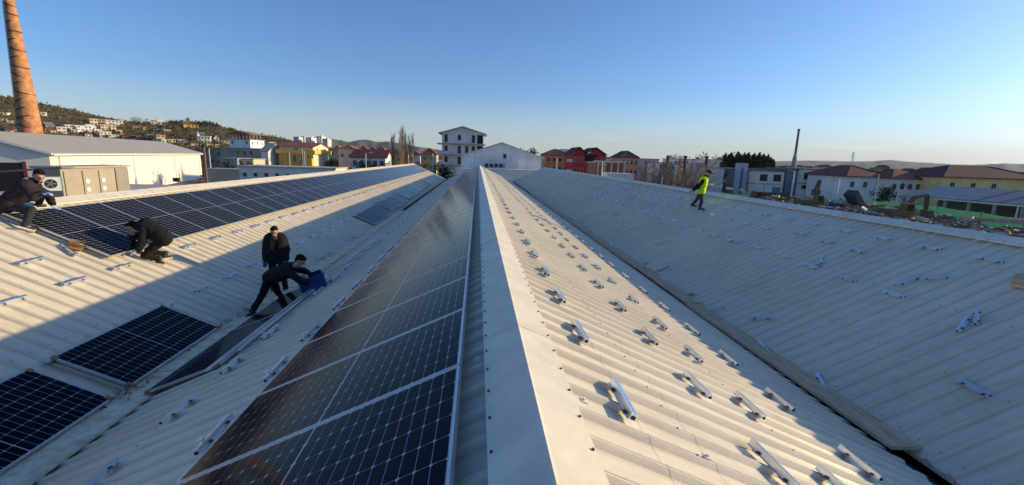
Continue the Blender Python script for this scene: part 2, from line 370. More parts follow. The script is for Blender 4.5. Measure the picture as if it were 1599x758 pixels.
# fixing screws along the purlin lines of the near sheets, and two chalk lines on the lit slope
for root in (H_L, H_M, H_R):
    sm = MB()
    for yk in range(int(Y0), 15):
        for k in range(4):
            for dx in (.95, 2.15, 3.35, 4.4):
                for s_ in (1, -1):
                    if abs(root.location.x + s_ * dx) > 9.4: continue
                    yy_ = yk + .125 + .25 * k; c = Vector((s_ * dx, yy_, -T * dx + RIB / CO)); nn = Vector((s_ * T, 0, 1)).normalized(); sm.cyl(c - nn * .004, c + nn * .006, .0065, n=5)
    tag(sm.build('roof_screws', M_screw, root), kind='stuff')
M_chalk = mat('pencil_line', (.22, .19, .16), rough=.9, var=0)
for xx, ya_, lb in ((.66, 1, 'thin dark layout line across the ribs near the ridge cap'), (1.06, 1, 'thin dark layout line across the ribs, farther from the ridge cap')):
    vs = []; fs = []
    for yk in range(3):
        for k in range(4):
            c = .125 + .25 * k
            for dy, z in ((-.125, 0), (-.041, 0), (-.016, RIB), (.016, RIB), (.041, 0)): vs += [(xx - .001, ya_ + yk + c + dy, surf0(xx - .001) + (z + .0012) / CO), (xx + .001, ya_ + yk + c + dy, surf0(xx + .001) + (z + .0012) / CO)]
    fs = [(2 * i, 2 * i + 1, 2 * i + 3, 2 * i + 2) for i in range(len(vs) // 2 - 1)]
    tag(MB().add(vs, fs).build('layout_line', M_chalk), lb, 'line')

# ------------------------------------------------------------------ solar panels
PW, PH = 1.018, 1.885          # panel size (along ridge, up the slope)
def cell_mesh(cw, ch):
    c = 0.009; x, yv = cw / 2, ch / 2
    return MB().add([(-x + c, -yv, 0), (x - c, -yv, 0), (x, -yv + c, 0), (x, yv - c, 0), (x - c, yv, 0), (-x + c, yv, 0), (-x, yv - c, 0), (-x, -yv + c, 0)], [tuple(range(8))])
def panel_kit(w_, h_):         # local: x along w_, y along h_, z normal
    f = MB(); t = 0.014; H = 0.035
    f.box(-w_ / 2, w_ / 2, 0, t, 0, H); f.box(-w_ / 2, w_ / 2, h_ - t, h_, 0, H)
    f.box(-w_ / 2, -w_ / 2 + t, t + 0.0005, h_ - t - 0.0005, 0, H); f.box(w_ / 2 - t, w_ / 2, t + 0.0005, h_ - t - 0.0005, 0, H)
    b = MB(); b.box(-w_ / 2 + t, w_ / 2 - t, t, h_ - t, 0.022, 0.0315)
    nx, ny = 6, 24; mx = 0.022; gap = 0.0035; mid = 0.012
    cw = (w_ - 2 * mx - (nx - 1) * gap) / nx; ch = (h_ - 2 * mx - mid - (ny - 2) * gap) / ny
    cm = cell_mesh(cw, ch); pos = []; g = MB()
    for j in range(ny):
        y_ = mx + ch / 2 + j * (ch + gap) + (mid - gap if j >= ny // 2 else 0)
        for i in range(nx):
            x_ = -w_ / 2 + mx + cw / 2 + i * (cw + gap); pos.append((x_, y_, 0.0322))
            g.add([(vx + x_, vy + y_, 0.0322) for vx, vy, vz in cm.v], cm.f)
    return dict(frame=f.mesh('frame', M_frame), back=b.mesh('backsheet', M_back), cell=cm.mesh('solar_cell', M_cell), grid=g.mesh('cell_grid', M_cell), pos=pos, w=w_, h=h_)
KIT = panel_kit(PW, PH)
KITL = panel_kit(1.0, 2.07)
M_guard = mat('cardboard', (0.32, 0.17, 0.075), rough=0.9, var=0.2, scale=20)
def panel(kit, M4, label, group, single=False, guards=False):
    root = empty('solar_panel', (0, 0, 0), label, 'solar panel', group)
    root.rotation_mode = 'QUATERNION'; root.location = M4.to_translation(); root.rotation_quaternion = M4.to_quaternion()
    inst('frame', kit['frame'], root); bs = inst('backsheet', kit['back'], root)
    if single:
        for p in kit['pos']: inst('solar_cell', kit['cell'], root, p)
    else: inst('cell_grid', kit['grid'], root)['kind'] = 'stuff'
    if guards:
        for sx in (-1, 1):
            for e in (0, 1):
                x = sx * kit['w'] / 2; yv = e * kit['h']; d = -1 if e else 1
                g = MB(); g.box(min(x + sx * .004, x - sx * .07), max(x + sx * .004, x - sx * .07), min(yv - d * .004, yv + d * .05), max(yv - d * .004, yv + d * .05), -.002, .0375)
                g.build('corner_guard', M_guard, root)
    return root
def frameM(ex, ey, origin):
    ex = Vector(ex).normalized(); ey = Vector(ey).normalized(); ez = ex.cross(ey).normalized(); ex = ey.cross(ez)
    return Matrix(((ex.x, ey.x, ez.x, origin[0]), (ex.y, ey.y, ez.y, origin[1]), (ex.z, ey.z, ez.z, origin[2]), (0, 0, 0, 1)))
ORD = ['nearest', 'second', 'third', 'fourth', 'fifth', 'sixth', 'seventh', 'eighth', 'ninth', 'tenth']
def nth(i):
    if i < 10: return ORD[i]
    n = i + 1
    return '%d%s' % (n, 'th' if 10 < n % 100 < 14 else {1: 'st', 2: 'nd', 3: 'rd'}.get(n % 10, 'th'))
def surf(ridge, x, off=0.0): return HR - T * abs(x - ridge) + off / CO
# middle hall, left slope: one row just below the ridge (lower edge = y 0 of the kit)
STAND = RIB + 0.062
k = 0; y = 0.46
while y + 1.03 < Y1 - 1.2:
    x = -0.37 - PH * CO
    panel(KIT, frameM((0, -1, 0), (1, 0, T), (x, y + 0.515, surf(0, x, STAND))), 'solar panel, %s from the near end of the row below the middle ridge' % nth(k), 'solar panels below the middle ridge', single=(k < 6))
    k += 1; y += 1.03
# left hall, right slope: row just below the ridge
k = 0; y = 8.80
while y + 1.03 < Y1 - 1.5:
    x = -7.23
    panel(KIT, frameM((0, 1, 0), (-1, 0, T), (x, y + 0.515, surf(-W, x, STAND))), 'solar panel, %s from the crouching men in the sunlit row on the left roof' % ('first' if k == 0 else nth(k)), 'solar panels along the sunlit left ridge')
    k += 1; y += 1.03
# left hall, lower right slope: loose panels laid lengthways beside the valley
def lay_left(y0, x_low, label, lift=0.10, tilt=0.0, yaw=0.0, single=False, guards=False):
    o = frameM((-1, 0, T + tilt), (0, 1, 0), (0, 0, 0))          # kit x points up the slope, kit y along the ridge -> normal must be up
    ex = Vector((-1, yaw, T + tilt)); ey = Vector((yaw, 1, 0))
    if ex.cross(ey).z < 0: ex = -ex
    xc = x_low - 0.5 * CO
    return panel(KITL, frameM(ex, ey, (xc, y0, surf(-W, xc, lift))), label, 'solar panels laid lengthways by the left valley', single=single, guards=guards)
lay_left(3.42, -4.84, 'dark solar panel lying at the lower left corner beside the pale board', single=True, guards=True, yaw=0.0)
lay_left(5.80, -4.85, 'dark solar panel lying alone beside the valley with tan corner guards', single=True, guards=True, yaw=-0.005)
yy = 20.3
for i in range(13):
    off = [0, 0.02, 0.12, 0.10, 0.14, 0.2, 0.24, 0.22, 0.3, 0.33, 0.3, 0.36, 0.4][i]
    lay_left(yy, -4.86 - off, 'blue reflecting solar panel, %s of the far line laid beside the left valley' % ('first' if i == 0 else nth(i)), lift=0.10 + 0.02 * (i % 3), tilt=random.uniform(-.03, .03), yaw=random.uniform(-.008, .008))
    yy += 2.09 + (0.25 if i in (1, 4, 8) else 0)
# panels bridging the valley, leaning on the middle hall
for i, y0 in enumerate((5.62, 7.72)):
    xm = -4.07
    panel(KITL, frameM((1, 0.0, 0.40), (0.0, 1, 0), (xm, y0, ZV + 0.36)), ['glossy dark panel leaning over the left valley, near one of two, with tan corner guards', 'glossy dark panel leaning over the left valley beside the blue crate, far one of two'][i], 'panels leaning across the left valley', guards=(i == 0))

# ------------------------------------------------------------------ aluminium rails
def rail_meshes(L):
    b = MB(); prof = [(-.030, 0), (.030, 0), (.030, .004), (.020, .007), (.020, .046), (.006, .046), (.006, .033), (-.006, .033), (-.006, .046), (-.020, .046), (-.020, .007), (-.030, .004)]
    b.prism(prof, -L / 2, L / 2)
    for s in (-1, 1): b.add([(-.015, s * (L / 2 + .0008), .007), (.015, s * (L / 2 + .0008), .007), (.015, s * (L / 2 + .0008), .031), (-.015, s * (L / 2 + .0008), .031)], [(0, 1, 2, 3) if s < 0 else (3, 2, 1, 0)], 1)
    bolt = MB(); bolt.cyl((0, 0, .004), (0, 0, .010), .013, n=8); bolt.cyl((0, 0, .010), (0, 0, .019), .0075, n=6)
    pad = MB(); pad.box(-.029, .029, -.03, .03, -.006, 0.0005)
    clamp = MB(); clamp.box(-.012, .012, -.02, .02, .036, .072); clamp.box(-.022, .022, -.02, .02, .066, .074)
    return [b.mesh('profile', [M_alu, M_dark]), bolt.mesh('bolt', M_screw), pad.mesh('rubber_pad', M_dark), clamp.mesh('end_clamp', M_alu)]
R_S = rail_meshes(0.42); R_L = rail_meshes(0.50)
def rail(pos, side, yaw, label, group, kit=R_S, detail=1, long=0.42):
    root = empty('mounting_rail', pos, label, 'rail', group)
    root.rotation_mode = 'QUATERNION'
    q = Matrix.Rotation(side * TH, 3, 'Y') @ Matrix.Rotation(yaw, 3, 'Z'); root.rotation_quaternion = q.to_quaternion()
    if detail == 0:
        D.objects.remove(root); o = inst('mounting_rail', kit[0], None, pos); o.rotation_mode = 'QUATERNION'; o.rotation_quaternion = q.to_quaternion()
        return tag(o, label, 'rail', group)
    inst('profile', kit[0], root)
    for s in (-1, 1):
        inst('rubber_pad', kit[2], root, (0, s * 0.125, 0))
        for t in (-1, 1): inst('bolt', kit[1], root, (t * 0.030, s * 0.125 + t * .02, 0.002))
    if detail == 2: inst('end_clamp', kit[3], root, (0, -0.15, 0))
    return root
FAR = []
def rail_row(ridge, side, x, ya, yb, where, yaw=0.0, step=1.03, jit=0.015, kit=R_S, clamp=False, skip=()):
    k = 0; y = ya
    while y < yb:
        if y > 23:
            xx = x + random.uniform(-jit, jit) * 2
            FAR.append(((xx, y + random.uniform(-.05, .05), surf(ridge, xx, RIB + 0.006)), side, yaw + random.uniform(-.08, .08)))
        elif k not in skip:
            xx = x + random.uniform(-jit, jit); j = random.uniform(-.05, .05)
            rail((xx, y + random.uniform(-jit, jit) * 2, surf(ridge, xx, RIB + 0.006)), side, yaw + j, 'short rail, %s along %s' % (nth(k), where), 'short rails in ' + where, kit, detail=(2 if clamp and y < 12 else 1) if y < 14 else 0)
        y += step; k += 1
rail_row(0, 1, 0.585, 1.38, 62, 'the sunlit row nearest the middle ridge')
rail_row(0, 1, 1.60, 1.36, 62, 'the second sunlit row right of the middle ridge')
rail_row(0, 1, 2.18, 1.45, 62, 'the third row by the shadow edge on the middle roof')
rail_row(0, 1, 3.06, 2.2, 62, 'the lowest shaded row above the right valley')
rail_row(0, -1, -2.30, 2.3, 62, 'the row just below the middle panels', kit=R_L, clamp=True)
rail_row(0, -1, -3.33, 2.35, 62, 'the row beside the left valley', kit=R_L, clamp=True, skip=(5,))
rail_row(-W, 1, -6.98, 4.6, 62, 'the row below the sunlit left panels')
rail_row(-W, 1, -7.70, 4.7, 8.5, 'the short upper row before the left panels')
rail_row(-W, 1, -5.80, 3.9, 62, 'the row across the shaded lower left roof')
rail_row(W, -1, 8.66, 5.9, 62, 'the row nearest the right ridge')
rail_row(W, -1, 8.10, 8.9, 36, 'the second row below the right ridge', jit=0.06)
rail_row(W, -1, 7.15, 8.0, 30, 'the third row below the right ridge', jit=0.05)
scat = [(1277, 416, 1286, 401), (1399, 447, 1437, 434), (1437, 435.5, 1485, 433.5), (1378, 455, 1414, 466), (1494, 520, 1514, 495), (1523, 510, 1527, 483), (1492, 592, 1546, 620), (1276, 583, 1290, 612), (1133, 370, 1142, 381),
        (960, 345, 0.2), (984, 357, 1.3), (1033, 379, .9), (1039, 345, 1.75), (1027, 338, 1.8), (1010, 331, .2), (997, 327, .1), (1014, 320, 1.9), (969, 320, .1), (960, 316, .4), (964, 334, 1.8), (953, 301, .2), (942, 300, .5),
        (934, 294, .1), (917, 300, .2), (937, 305, .1), (930, 305.5, -.2), (938, 315, 1.7), (907, 320.5, 1.8), (885, 309.5, 1.8), (881, 281, 1.6), (884, 283, 1.7), (898, 290, 1.9), (904, 289, 1.6), (906, 292, 1.7), (841, 288, 1.6), (844, 290, 1.7), (848, 291, 1.9),
        (872, 301, .3), (894, 312, .8), (898, 314.6, .4), (890, 311, 1.0), (928, 332, 1.5), (853, 314, .4), (846, 308, 1.2), (870, 289, .3), (856, 294, 1.0), (831, 275.6, 1.7), (818, 281, 1.8),
        (955, 382, -.4), (1004, 413, 1.4), (1035, 419, 1.5), (1031, 434, 1041, 440), (1062, 463, 1082, 460), (1105, 487, 1131, 481), (1172, 497, 1204, 498), (1184, 534, 1203, 554), (919, 353, 1.8), (906, 348, .9), (946, 329, .3), (975, 345, .7), (912, 308, .1), (1156, 526, 1190, 551)]
def _yaw(a, b, c, d):
    p, q = hit(a, b, W, -1, RIB), hit(c, d, W, -1, RIB); v = q - p; up = Vector((1, 0, T)).normalized()
    if v.y < 0: v = -v
    return ((a + c) / 2, (b + d) / 2, math.atan2(-v.dot(up), v.y))
scat = [_yaw(*q) if len(q) == 4 else q for q in scat]
scat.sort(key=lambda s: hit(s[0], s[1], W, -1, RIB).y)
for i, (px, py, yaw) in enumerate(scat):
    p = hit(px, py, W, -1, RIB + 0.02)
    rail(p, -1, yaw, 'loose rail lying %s, %s of those scattered on the shaded right roof' % ('askew' if abs(math.sin(yaw)) > .45 else 'straight', nth(i)), 'loose rails scattered on the right roof', R_S, detail=1 if p.y < 14 else 0)
fb = MB()
for pos, side, yaw in FAR:
    q = Matrix.Rotation(side * TH, 3, 'Y') @ Matrix.Rotation(yaw, 3, 'Z'); t_ = MB(); t_.box(-.024, .024, -.21, .21, .008, .058); t_.box(-.042, .042, -.21, .21, 0, .0075)
    fb.add([q @ Vector(v) + Vector(pos) for v in t_.v], t_.f)
tag(fb.build('far_rails', M_alu), 'rows of short rails shrinking into the distance on all three roofs', kind='stuff')
# a white-topped post lying on the sunlit slope throwing a long shadow, and long profiles along the valley
def long_profile(p0, p1, label):
    L = (Vector(p1) - Vector(p0)).length; b = MB(); b.prism([(-.015, 0), (.015, 0), (.015, .03), (.005, .03), (.005, .022), (-.005, .022), (-.005, .03), (-.015, .03)], 0, L)
    o = b.build('long_rail', M_alu, None, p0); o.rotation_mode = 'QUATERNION'; d = (Vector(p1) - Vector(p0)).normalized()
    o.rotation_quaternion = frameM(d.cross(Vector((-T, 0, 1))), d, (0, 0, 0)).to_quaternion(); return tag(o, label, 'rail', 'long rails beside the left valley')
def sp(x, y, off=0.05): return (x, y, surf(0, x, off + RIB))
long_profile(sp(-3.62, 5.4, .07), sp(-3.60, 9.9, .07), 'long thin aluminium rail along the top edge of the leaning panels')
long_profile(sp(-3.48, 5.9), sp(-3.50, 8.9), 'long thin aluminium rail lying just above its twin by the leaning panels')
long_profile(sp(-3.62, 11.2), sp(-3.60, 15.4), 'long thin aluminium rail beyond the blue crate above the valley')
long_profile(sp(-3.72, 11.0), sp(-3.70, 14.6), 'long thin aluminium rail lower of the pair beyond the blue crate')

# ------------------------------------------------------------------ people
def caps(mb, a, b, ra, rb=None, n=10):
    rb = ra if rb is None else rb
    mb.cyl(a, b, ra, rb, n=n); mb.ball(a, ra, n=n, k=6); mb.ball(b, rb, n=n, k=6)
def ellip(mb, c, fwd, up, sx, sy, sz, n=14, k=10):      # sx across, sy along fwd, sz along up
    up = Vector(up).normalized(); f = Vector(fwd); f = (f - up * f.dot(up)).normalized(); x = f.cross(up)
    t = MB(); t.ball((0, 0, 0), 1.0, n=n, k=k)
    mb.add([Vector(c) + x * (v[0] * sx) + f * (v[1] * sy) + up * (v[2] * sz) for v in t.v], t.f)
def fuse(mb, name, material, parent, vox=0.011, wrinkle=0.0, smooth=2):
    me = mb.mesh(name, material); o = inst(name, me)
    r = o.modifiers.new('r', 'REMESH'); r.mode = 'VOXEL'; r.voxel_size = vox
    s = o.modifiers.new('s', 'SMOOTH'); s.factor = 0.5; s.iterations = smooth
    dg = bpy.context.evaluated_depsgraph_get(); nm = D.meshes.new_from_object(o.evaluated_get(dg))
    D.objects.remove(o); D.meshes.remove(me)
    if wrinkle:
        nn = [v.normal.copy() for v in nm.vertices]
        for v, q in zip(nm.vertices, nn):
            c = v.co; v.co = c + q * (wrinkle * (mnoise.noise((c.x * 9, c.y * 9, c.z * 16)) + 0.6 * mnoise.noise((c.x * 22 + 5, c.y * 22, c.z * 30))))
    nm.name = name; nm.polygons.foreach_set('use_smooth', [True] * len(nm.polygons))
    nm.materials.clear(); nm.materials.append(material)
    o = D.objects.new(name, nm); link(o, parent); return o
def hand(mb, wr, d, pn, thumb, infl=0.0, curl=0.5):
    wr = Vector(wr); d = Vector(d).normalized(); pn = Vector(pn); pn = (pn - d * pn.dot(d)).normalized(); s = d.cross(pn).normalized() * thumb
    for k in (-1, 0, 1): caps(mb, wr + d * .015 + s * k * .018, wr + d * .085 + s * k * .025, .015 + infl, .014 + infl, 8)
    for k, L in zip((-1.5, -.5, .5, 1.5), (.058, .074, .080, .070)):
        b0 = wr + d * .088 + s * k * .020
        d1 = (d * math.cos(curl * .6) + pn * math.sin(curl * .6)).normalized(); d2 = (d * math.cos(curl * 1.8) + pn * math.sin(curl * 1.8)).normalized()
        b1 = b0 + d1 * L * .55; b2 = b1 + d2 * L * .5
        caps(mb, b0, b1, .0092 + infl, .0085 + infl, 8); caps(mb, b1, b2, .0085 + infl, .0075 + infl, 8)
    t0 = wr + d * .03 + s * .032; t1 = t0 + (d * .7 + s * .7).normalized() * .04 + pn * .008; t2 = t1 + (d * .95 + s * .2 + pn * .3).normalized() * .032
    caps(mb, t0, t1, .012 + infl, .010 + infl, 8); caps(mb, t1, t2, .010 + infl, .008 + infl, 8)
M_skin = mat('skin', (0.42, 0.235, 0.155), rough=0.55, var=0.08, scale=12)
M_hair = mat('dark_hair', (0.012, 0.010, 0.009), rough=0.95, spec=0.1, var=0.3, scale=60)
M_eye = mat('eye', (0.03, 0.02, 0.018), rough=0.2, var=0)
M_sole = mat('shoe_sole', (0.55, 0.53, 0.5), rough=0.8)
M_shoe = mat('dark_shoe', (0.02, 0.02, 0.022), rough=0.6)
def cloth(name, c): return mat(name, c, rough=0.9, var=0.25, scale=9, bump=0.25, bscale=70, spec=0.2)
def figure(label, J, fwd, up, jacket, trousers, gloves=None, hood=None, collar=None, vest=None, cap=None, beard=False, jr=0.0, wr_dirs=None, chestf=None):
    """J: dict of world joints. fwd/up: the way the face looks and the crown points."""
    base = Vector(J['base']); root = empty('person', base, label, 'person'); q = {k: Vector(v) - base for k, v in J.items()}
    fwd = Vector(fwd).normalized(); up = Vector(up).normalized(); side = fwd.cross(up).normalized(); up = side.cross(fwd)
    hd = q['head']; cf = Vector(chestf or fwd).normalized()
    def torso(mb, e, waist=True):
        for s in 'LR':
            sh, hp = q['sh' + s], q['hip' + s]; ce = (q['shL'] + q['shR']) / 2; sp_ = ce.lerp(sh, .55); hp_ = ((q['hipL'] + q['hipR']) / 2).lerp(hp, .75)
            midp = sp_.lerp(hp_, .5)
            caps(mb, sp_, midp, .108 + e, .108 + e, 12); caps(mb, midp, hp_, .108 + e, .104 + e, 12)
        caps(mb, q['shL'].lerp(q['shR'], .12), q['shR'].lerp(q['shL'], .12), .072 + e, .072 + e, 12)
    def arms(mb, e, stop=0.0):
        for s in 'LR':
            caps(mb, q['sh' + s], q['el' + s], .053 + e, .042 + e, 12)
            wr = q['wr' + s].lerp(q['el' + s], stop); caps(mb, q['el' + s], wr, .042 + e, .031 + e * .9, 12)
    def legs(mb, e, stop=0.0):
        caps(mb, q['hipL'], q['hipR'], .10 + e, .10 + e, 12)
        for s in 'LR':
            caps(mb, q['hip' + s], q['kn' + s], .082 + e, .055 + e, 12)
            an = q['an' + s].lerp(q['kn' + s], stop); caps(mb, q['kn' + s], an, .054 + e, .040 + e, 12)
    ctr = (q['shL'] + q['shR']) / 2
    # body: one continuous surface with face, ears and, where bare, hands
    b = MB(); torso(b, -.012); arms(b, -.008); legs(b, -.008)
    caps(b, ctr + (hd - ctr) * .1, hd - up * .07, .058, .054, 12)
    ellip(b, hd + up * .025 - fwd * .008, fwd, up, .074, .093, .090); ellip(b, hd - up * .052 + fwd * .022, fwd, up, .056, .062, .066)
    caps(b, hd + fwd * .085 + up * .022, hd + fwd * .108 - up * .018, .011, .015, 8)                 # nose
    caps(b, hd + fwd * .076 + up * .034 - side * .035, hd + fwd * .076 + up * .034 + side * .035, .012, .012, 8)   # brow
    caps(b, hd + fwd * .078 - up * .058 - side * .018, hd + fwd * .078 - up * .058 + side * .018, .009, .009, 8)   # lips
    caps(b, hd + fwd * .066 - up * .098, hd + fwd * .072 - up * .100, .018, .018, 8)                # chin
    for s in (-1, 1): ellip(b, hd + side * s * .076 - fwd * .008, fwd, up, .012, .022, .032, 8, 6)   # ears
    for s in 'LR':
        d, pn, th = (wr_dirs or {}).get(s, (q['wr' + s] - q['el' + s], cf, 1 if s == 'L' else -1))
        hm = MB(); hand(hm, q['wr' + s], d, pn, th, .004 if gloves else 0.0)
        if not gloves: b.add(hm.v, hm.f)
        else:
            caps(hm, q['wr' + s], q['wr' + s] - Vector(d).normalized() * .05, .034, .036)
            fuse(hm, 'glove', gloves, root, .007, smooth=1)
        a, t = q['an' + s], q['toe' + s]; f = (t - a); f.z = 0 if abs(f.z) < .08 else f.z; f.normalize()
        caps(b, a, t, .036, .026, 10)
        sh = MB(); caps(sh, a - f * .035 - Vector((0, 0, .035)), t - Vector((0, 0, .0)) - f * .02, .045, .036, 10); caps(sh, a, a + Vector((0, 0, .03)), .048, .046, 10)
        so_ = fuse(sh, 'shoe', M_shoe, root, .010)
        sl_ = MB(); up_ = Vector((0, 0, 1)) if abs(f.z) < .5 else f.orthogonal(); sl_.bar(a - f * .085 - up_ * .083, t + f * .02 - up_ * .040, .085, .022, up=up_); sl_.build('sole', M_sole, so_)
    fuse(b, 'body', M_skin, root, .0085, smooth=2)
    for s in (-1, 1):
        e = MB(); e.ball(hd + fwd * .083 + up * .012 + side * s * .031, .0105, 8, 6); e.build('eye', M_eye, root, smooth=True)
    t = MB(); legs(t, .014, .03); fuse(t, 'trousers', trousers, root, .011, .010)
    j = MB(); torso(j, .022 + jr); arms(j, .017 + jr * .6, .04)
    for s in 'LR': caps(j, q['hip' + s], q['hip' + s].lerp(q['sh' + s], .25), .118 + jr, .118 + jr, 12)
    caps(j, ctr, ctr.lerp(hd, .42), .082 + jr, .074 + jr, 12)
    fuse(j, 'jacket', jacket, root, .011, .012)
    if hood:
        h = MB(); c = ctr.lerp(hd, .42) - cf * .055
        for s in (-1, 0, 1): caps(h, c + side * s * .07 - cf * (.03 if s == 0 else 0), c + side * s * .10 + up * .035 + cf * (.05 if s else -.02), .05, .042, 10)
        fuse(h, 'hood', hood, root, .011, .008)
    if collar:
        for s in 'LR':
            cm = MB()
            caps(cm, q['sh' + s].lerp(ctr, .2), ctr.lerp(hd, .2) + cf * .05, .085 + jr, .07 + jr, 12); caps(cm, q['sh' + s].lerp(ctr, .2) - up * .06 + cf * .03, ctr - up * .09 + cf * .06, .080 + jr, .085 + jr, 12)
            fuse(cm, 'shoulder_yoke', collar, root, .011, .006)
    if vest:
        v = MB(); torso(v, .036 + jr)
        for s in 'LR': caps(v, q['hip' + s], q['hip' + s].lerp(q['sh' + s], .25), .128 + jr, .128 + jr, 12)
        vo = fuse(v, 'safety_vest', vest, root, .011, .010)
    hm = MB()
    if cap:
        ellip(hm, hd + up * .050 - fwd * .006, fwd, up, .086, .104, .076); hm.bar(hd + fwd * .07 + up * .050, hd + fwd * .175 + up * .036, .13, .014, up=up)
        fuse(hm, 'cap', cap, root, .009)
    else:
        ellip(hm, hd + up * .052 - fwd * .030, fwd, up, .083, .092, .080); ellip(hm, hd + up * .000 - fwd * .055, fwd, up, .074, .056, .080)
        ellip(hm, hd + up * .085 + fwd * .030, fwd, up, .060, .050, .034)
        fuse(hm, 'hair', M_hair, root, .009, .012)
    if beard:
        bm = MB(); ellip(bm, hd - up * .078 + fwd * .035, fwd, up, .060, .056, .042); fuse(bm, 'beard', M_hair, root, .009, .006)
    return root
C_black = cloth('black_fabric', (0.012, 0.012, 0.014)); C_navy = cloth('navy_fabric', (0.014, 0.016, 0.024)); C_brown = cloth('brown_black_fabric', (0.022, 0.017, 0.014))
C_olive = cloth('olive_fabric', (0.075, 0.058, 0.028)); C_char = cloth('charcoal_fabric', (0.03, 0.03, 0.034)); C_grey = cloth('grey_work_fabric', (0.06, 0.055, 0.055))
C_plum = cloth('dark_plum_fabric', (0.030, 0.022, 0.026)); C_white = cloth('offwhite_fleece', (0.55, 0.52, 0.47)); C_glove = cloth('blue_glove_fabric', (0.03, 0.06, 0.20)); C_pale = cloth('pale_blue_glove_fabric', (0.30, 0.38, 0.62))
C_vest = cloth('fluorescent_yellow', (0.62, 0.85, 0.02))
def on_left(x, off=0.0): return HR - T * abs(x + W) + RIB + off
# A: standing man in a parka
Ya = 10.15; g = hit(438, 458, -W, 1, RIB); bz = g.z; Ya = g.y; hx = g.x - .06
fA = Vector((0.30, -0.95, 0)).normalized(); rA = Vector((-fA.y, fA.x, 0))      # rA points to the viewer's right
def A(s, f, z): return Vector((hx + 0.03, Ya, bz)) + rA * s * .95 + fA * f + Vector((0, 0, z * .92))
figure('man in dark parka with olive shoulders standing upright beside the valley', dict(base=A(0, 0, 0), head=A(0, .10, 1.58), shL=A(.175, .02, 1.40), shR=A(-.175, .02, 1.40), elL=A(.235, .0, 1.12), elR=A(-.235, -.02, 1.12), wrL=A(.22, .10, .88), wrR=A(-.24, .08, .88),
       hipL=A(.095, 0, .90), hipR=A(-.095, 0, .90), knL=A(.12, .05, .48), knR=A(-.11, .03, .48), anL=A(.15, .0, .085), anR=A(-.12, 0, .085), toeL=A(.17, .17, .04), toeR=A(-.14, .17, .04)),
       fA + Vector((0, 0, -.38)), Vector((0, 0, 1)) + fA * .3, C_black, C_black, gloves=C_glove, hood=C_olive, collar=C_olive, jr=.016, chestf=fA)
# B: man bending over the blue crate
Yb = 8.95
def Bp(px, py, dy=0.0): return PY(px, py, Yb + dy)
figure('man in black bending far forward over the blue crate, legs spread', dict(base=Bp(395, 492), head=Bp(469, 408, -.12), shL=Bp(452, 419, .20), shR=Bp(449, 424, -.16), elL=Bp(474, 423, .22), elR=Bp(468, 438, -.20), wrL=Bp(488, 432, .12), wrR=Bp(482, 443, -.14),
       hipL=Bp(424, 431, .11), hipR=Bp(421, 434, -.09), knL=Bp(433, 456, .55), knR=Bp(409, 462, -.10), anL=PZ(441, 465, ZV + .245), anR=PZ(393, 487, ZV + .235), toeL=PZ(452, 469, ZV + .205), toeR=PZ(385, 492, ZV + .19)),
       (0.80, -.15, -.62), (.60, 0, .80), C_navy, C_black, gloves=C_glove, jr=.02, chestf=(0.5, 0, -.86), wr_dirs={'L': (Vector((.9, -.1, -.4)), (0, 0, -1), 1), 'R': (Vector((.9, .1, -.4)), (0, 0, -1), -1)})
# C: man kneeling on the roof edge of the panel row, hood down, head low
Yc = 9.55
def fl(px, py, off): return hit(px, py, -W, 1, RIB + off * 1.05)
def fr_(px, py, off): return hit(px, py, W, -1, RIB + off * 1.05)
def Cp(px, py, dy=0.0): return PY(px, py, Yc + dy)
figure('kneeling man in black jacket bent low over the lit solar panels', dict(base=Cp(222, 402), head=Cp(206, 356, .05), shL=Cp(226, 355, -.12), shR=Cp(229, 350, .24), elL=Cp(222, 377, -.26), elR=Cp(214, 372, .32), wrL=Cp(216, 391, -.28), wrR=Cp(200, 372, .30),
       hipL=Cp(256, 374, -.08), hipR=Cp(257, 371, .14), knL=fl(225, 399, .075), knR=fl(231, 392, .075), anL=fl(249, 405, .085), anR=fl(259, 397, .085), toeL=fl(257, 410, .045), toeR=fl(266, 400, .045)),
       (-.75, -.25, -.62), (-.62, 0, .78), C_black, C_brown, gloves=C_pale, hood=C_brown, jr=.025, chestf=(-.5, 0, -.86), wr_dirs={'L': (Vector((-.6, -.5, -.3)), (0, 0, -1), -1), 'R': (Vector((-.9, .1, -.3)), (0, 0, -1), 1)})
# D: man squatting at the end of the panel row
Yd = 9.0
def Dp(px, py, dy=0.0): return PY(px, py, Yd + dy)
figure('squatting man in dark jacket with offwhite hood reaching to the end panel', dict(base=Dp(43, 362, -.25), head=Dp(61, 276, .05), shL=Dp(52, 292, .26), shR=Dp(38, 293, -.16), elL=Dp(74, 304, .40), elR=Dp(52, 309, -.30), wrL=Dp(82, 318, .62), wrR=Dp(66, 303, -.22),
       hipL=Dp(11, 318, .12), hipR=Dp(8, 322, -.10), knL=Dp(66, 303, .24), knR=Dp(49, 328, -.16), anL=fl(60, 318, .085), anR=fl(39, 353, .085), toeL=fl(71, 321, .045), toeR=fl(54, 359, .045)),
       (.78, -.42, -.42), (.42, 0, .90), C_plum, C_char, gloves=C_pale, hood=C_white, jr=.03, chestf=(.8, 0, -.6), beard=True, wr_dirs={'L': (Vector((.4, .2, -.85)), (1, 0, 0), 1), 'R': (Vector((.9, .1, .1)), (0, 0, -1), -1)})
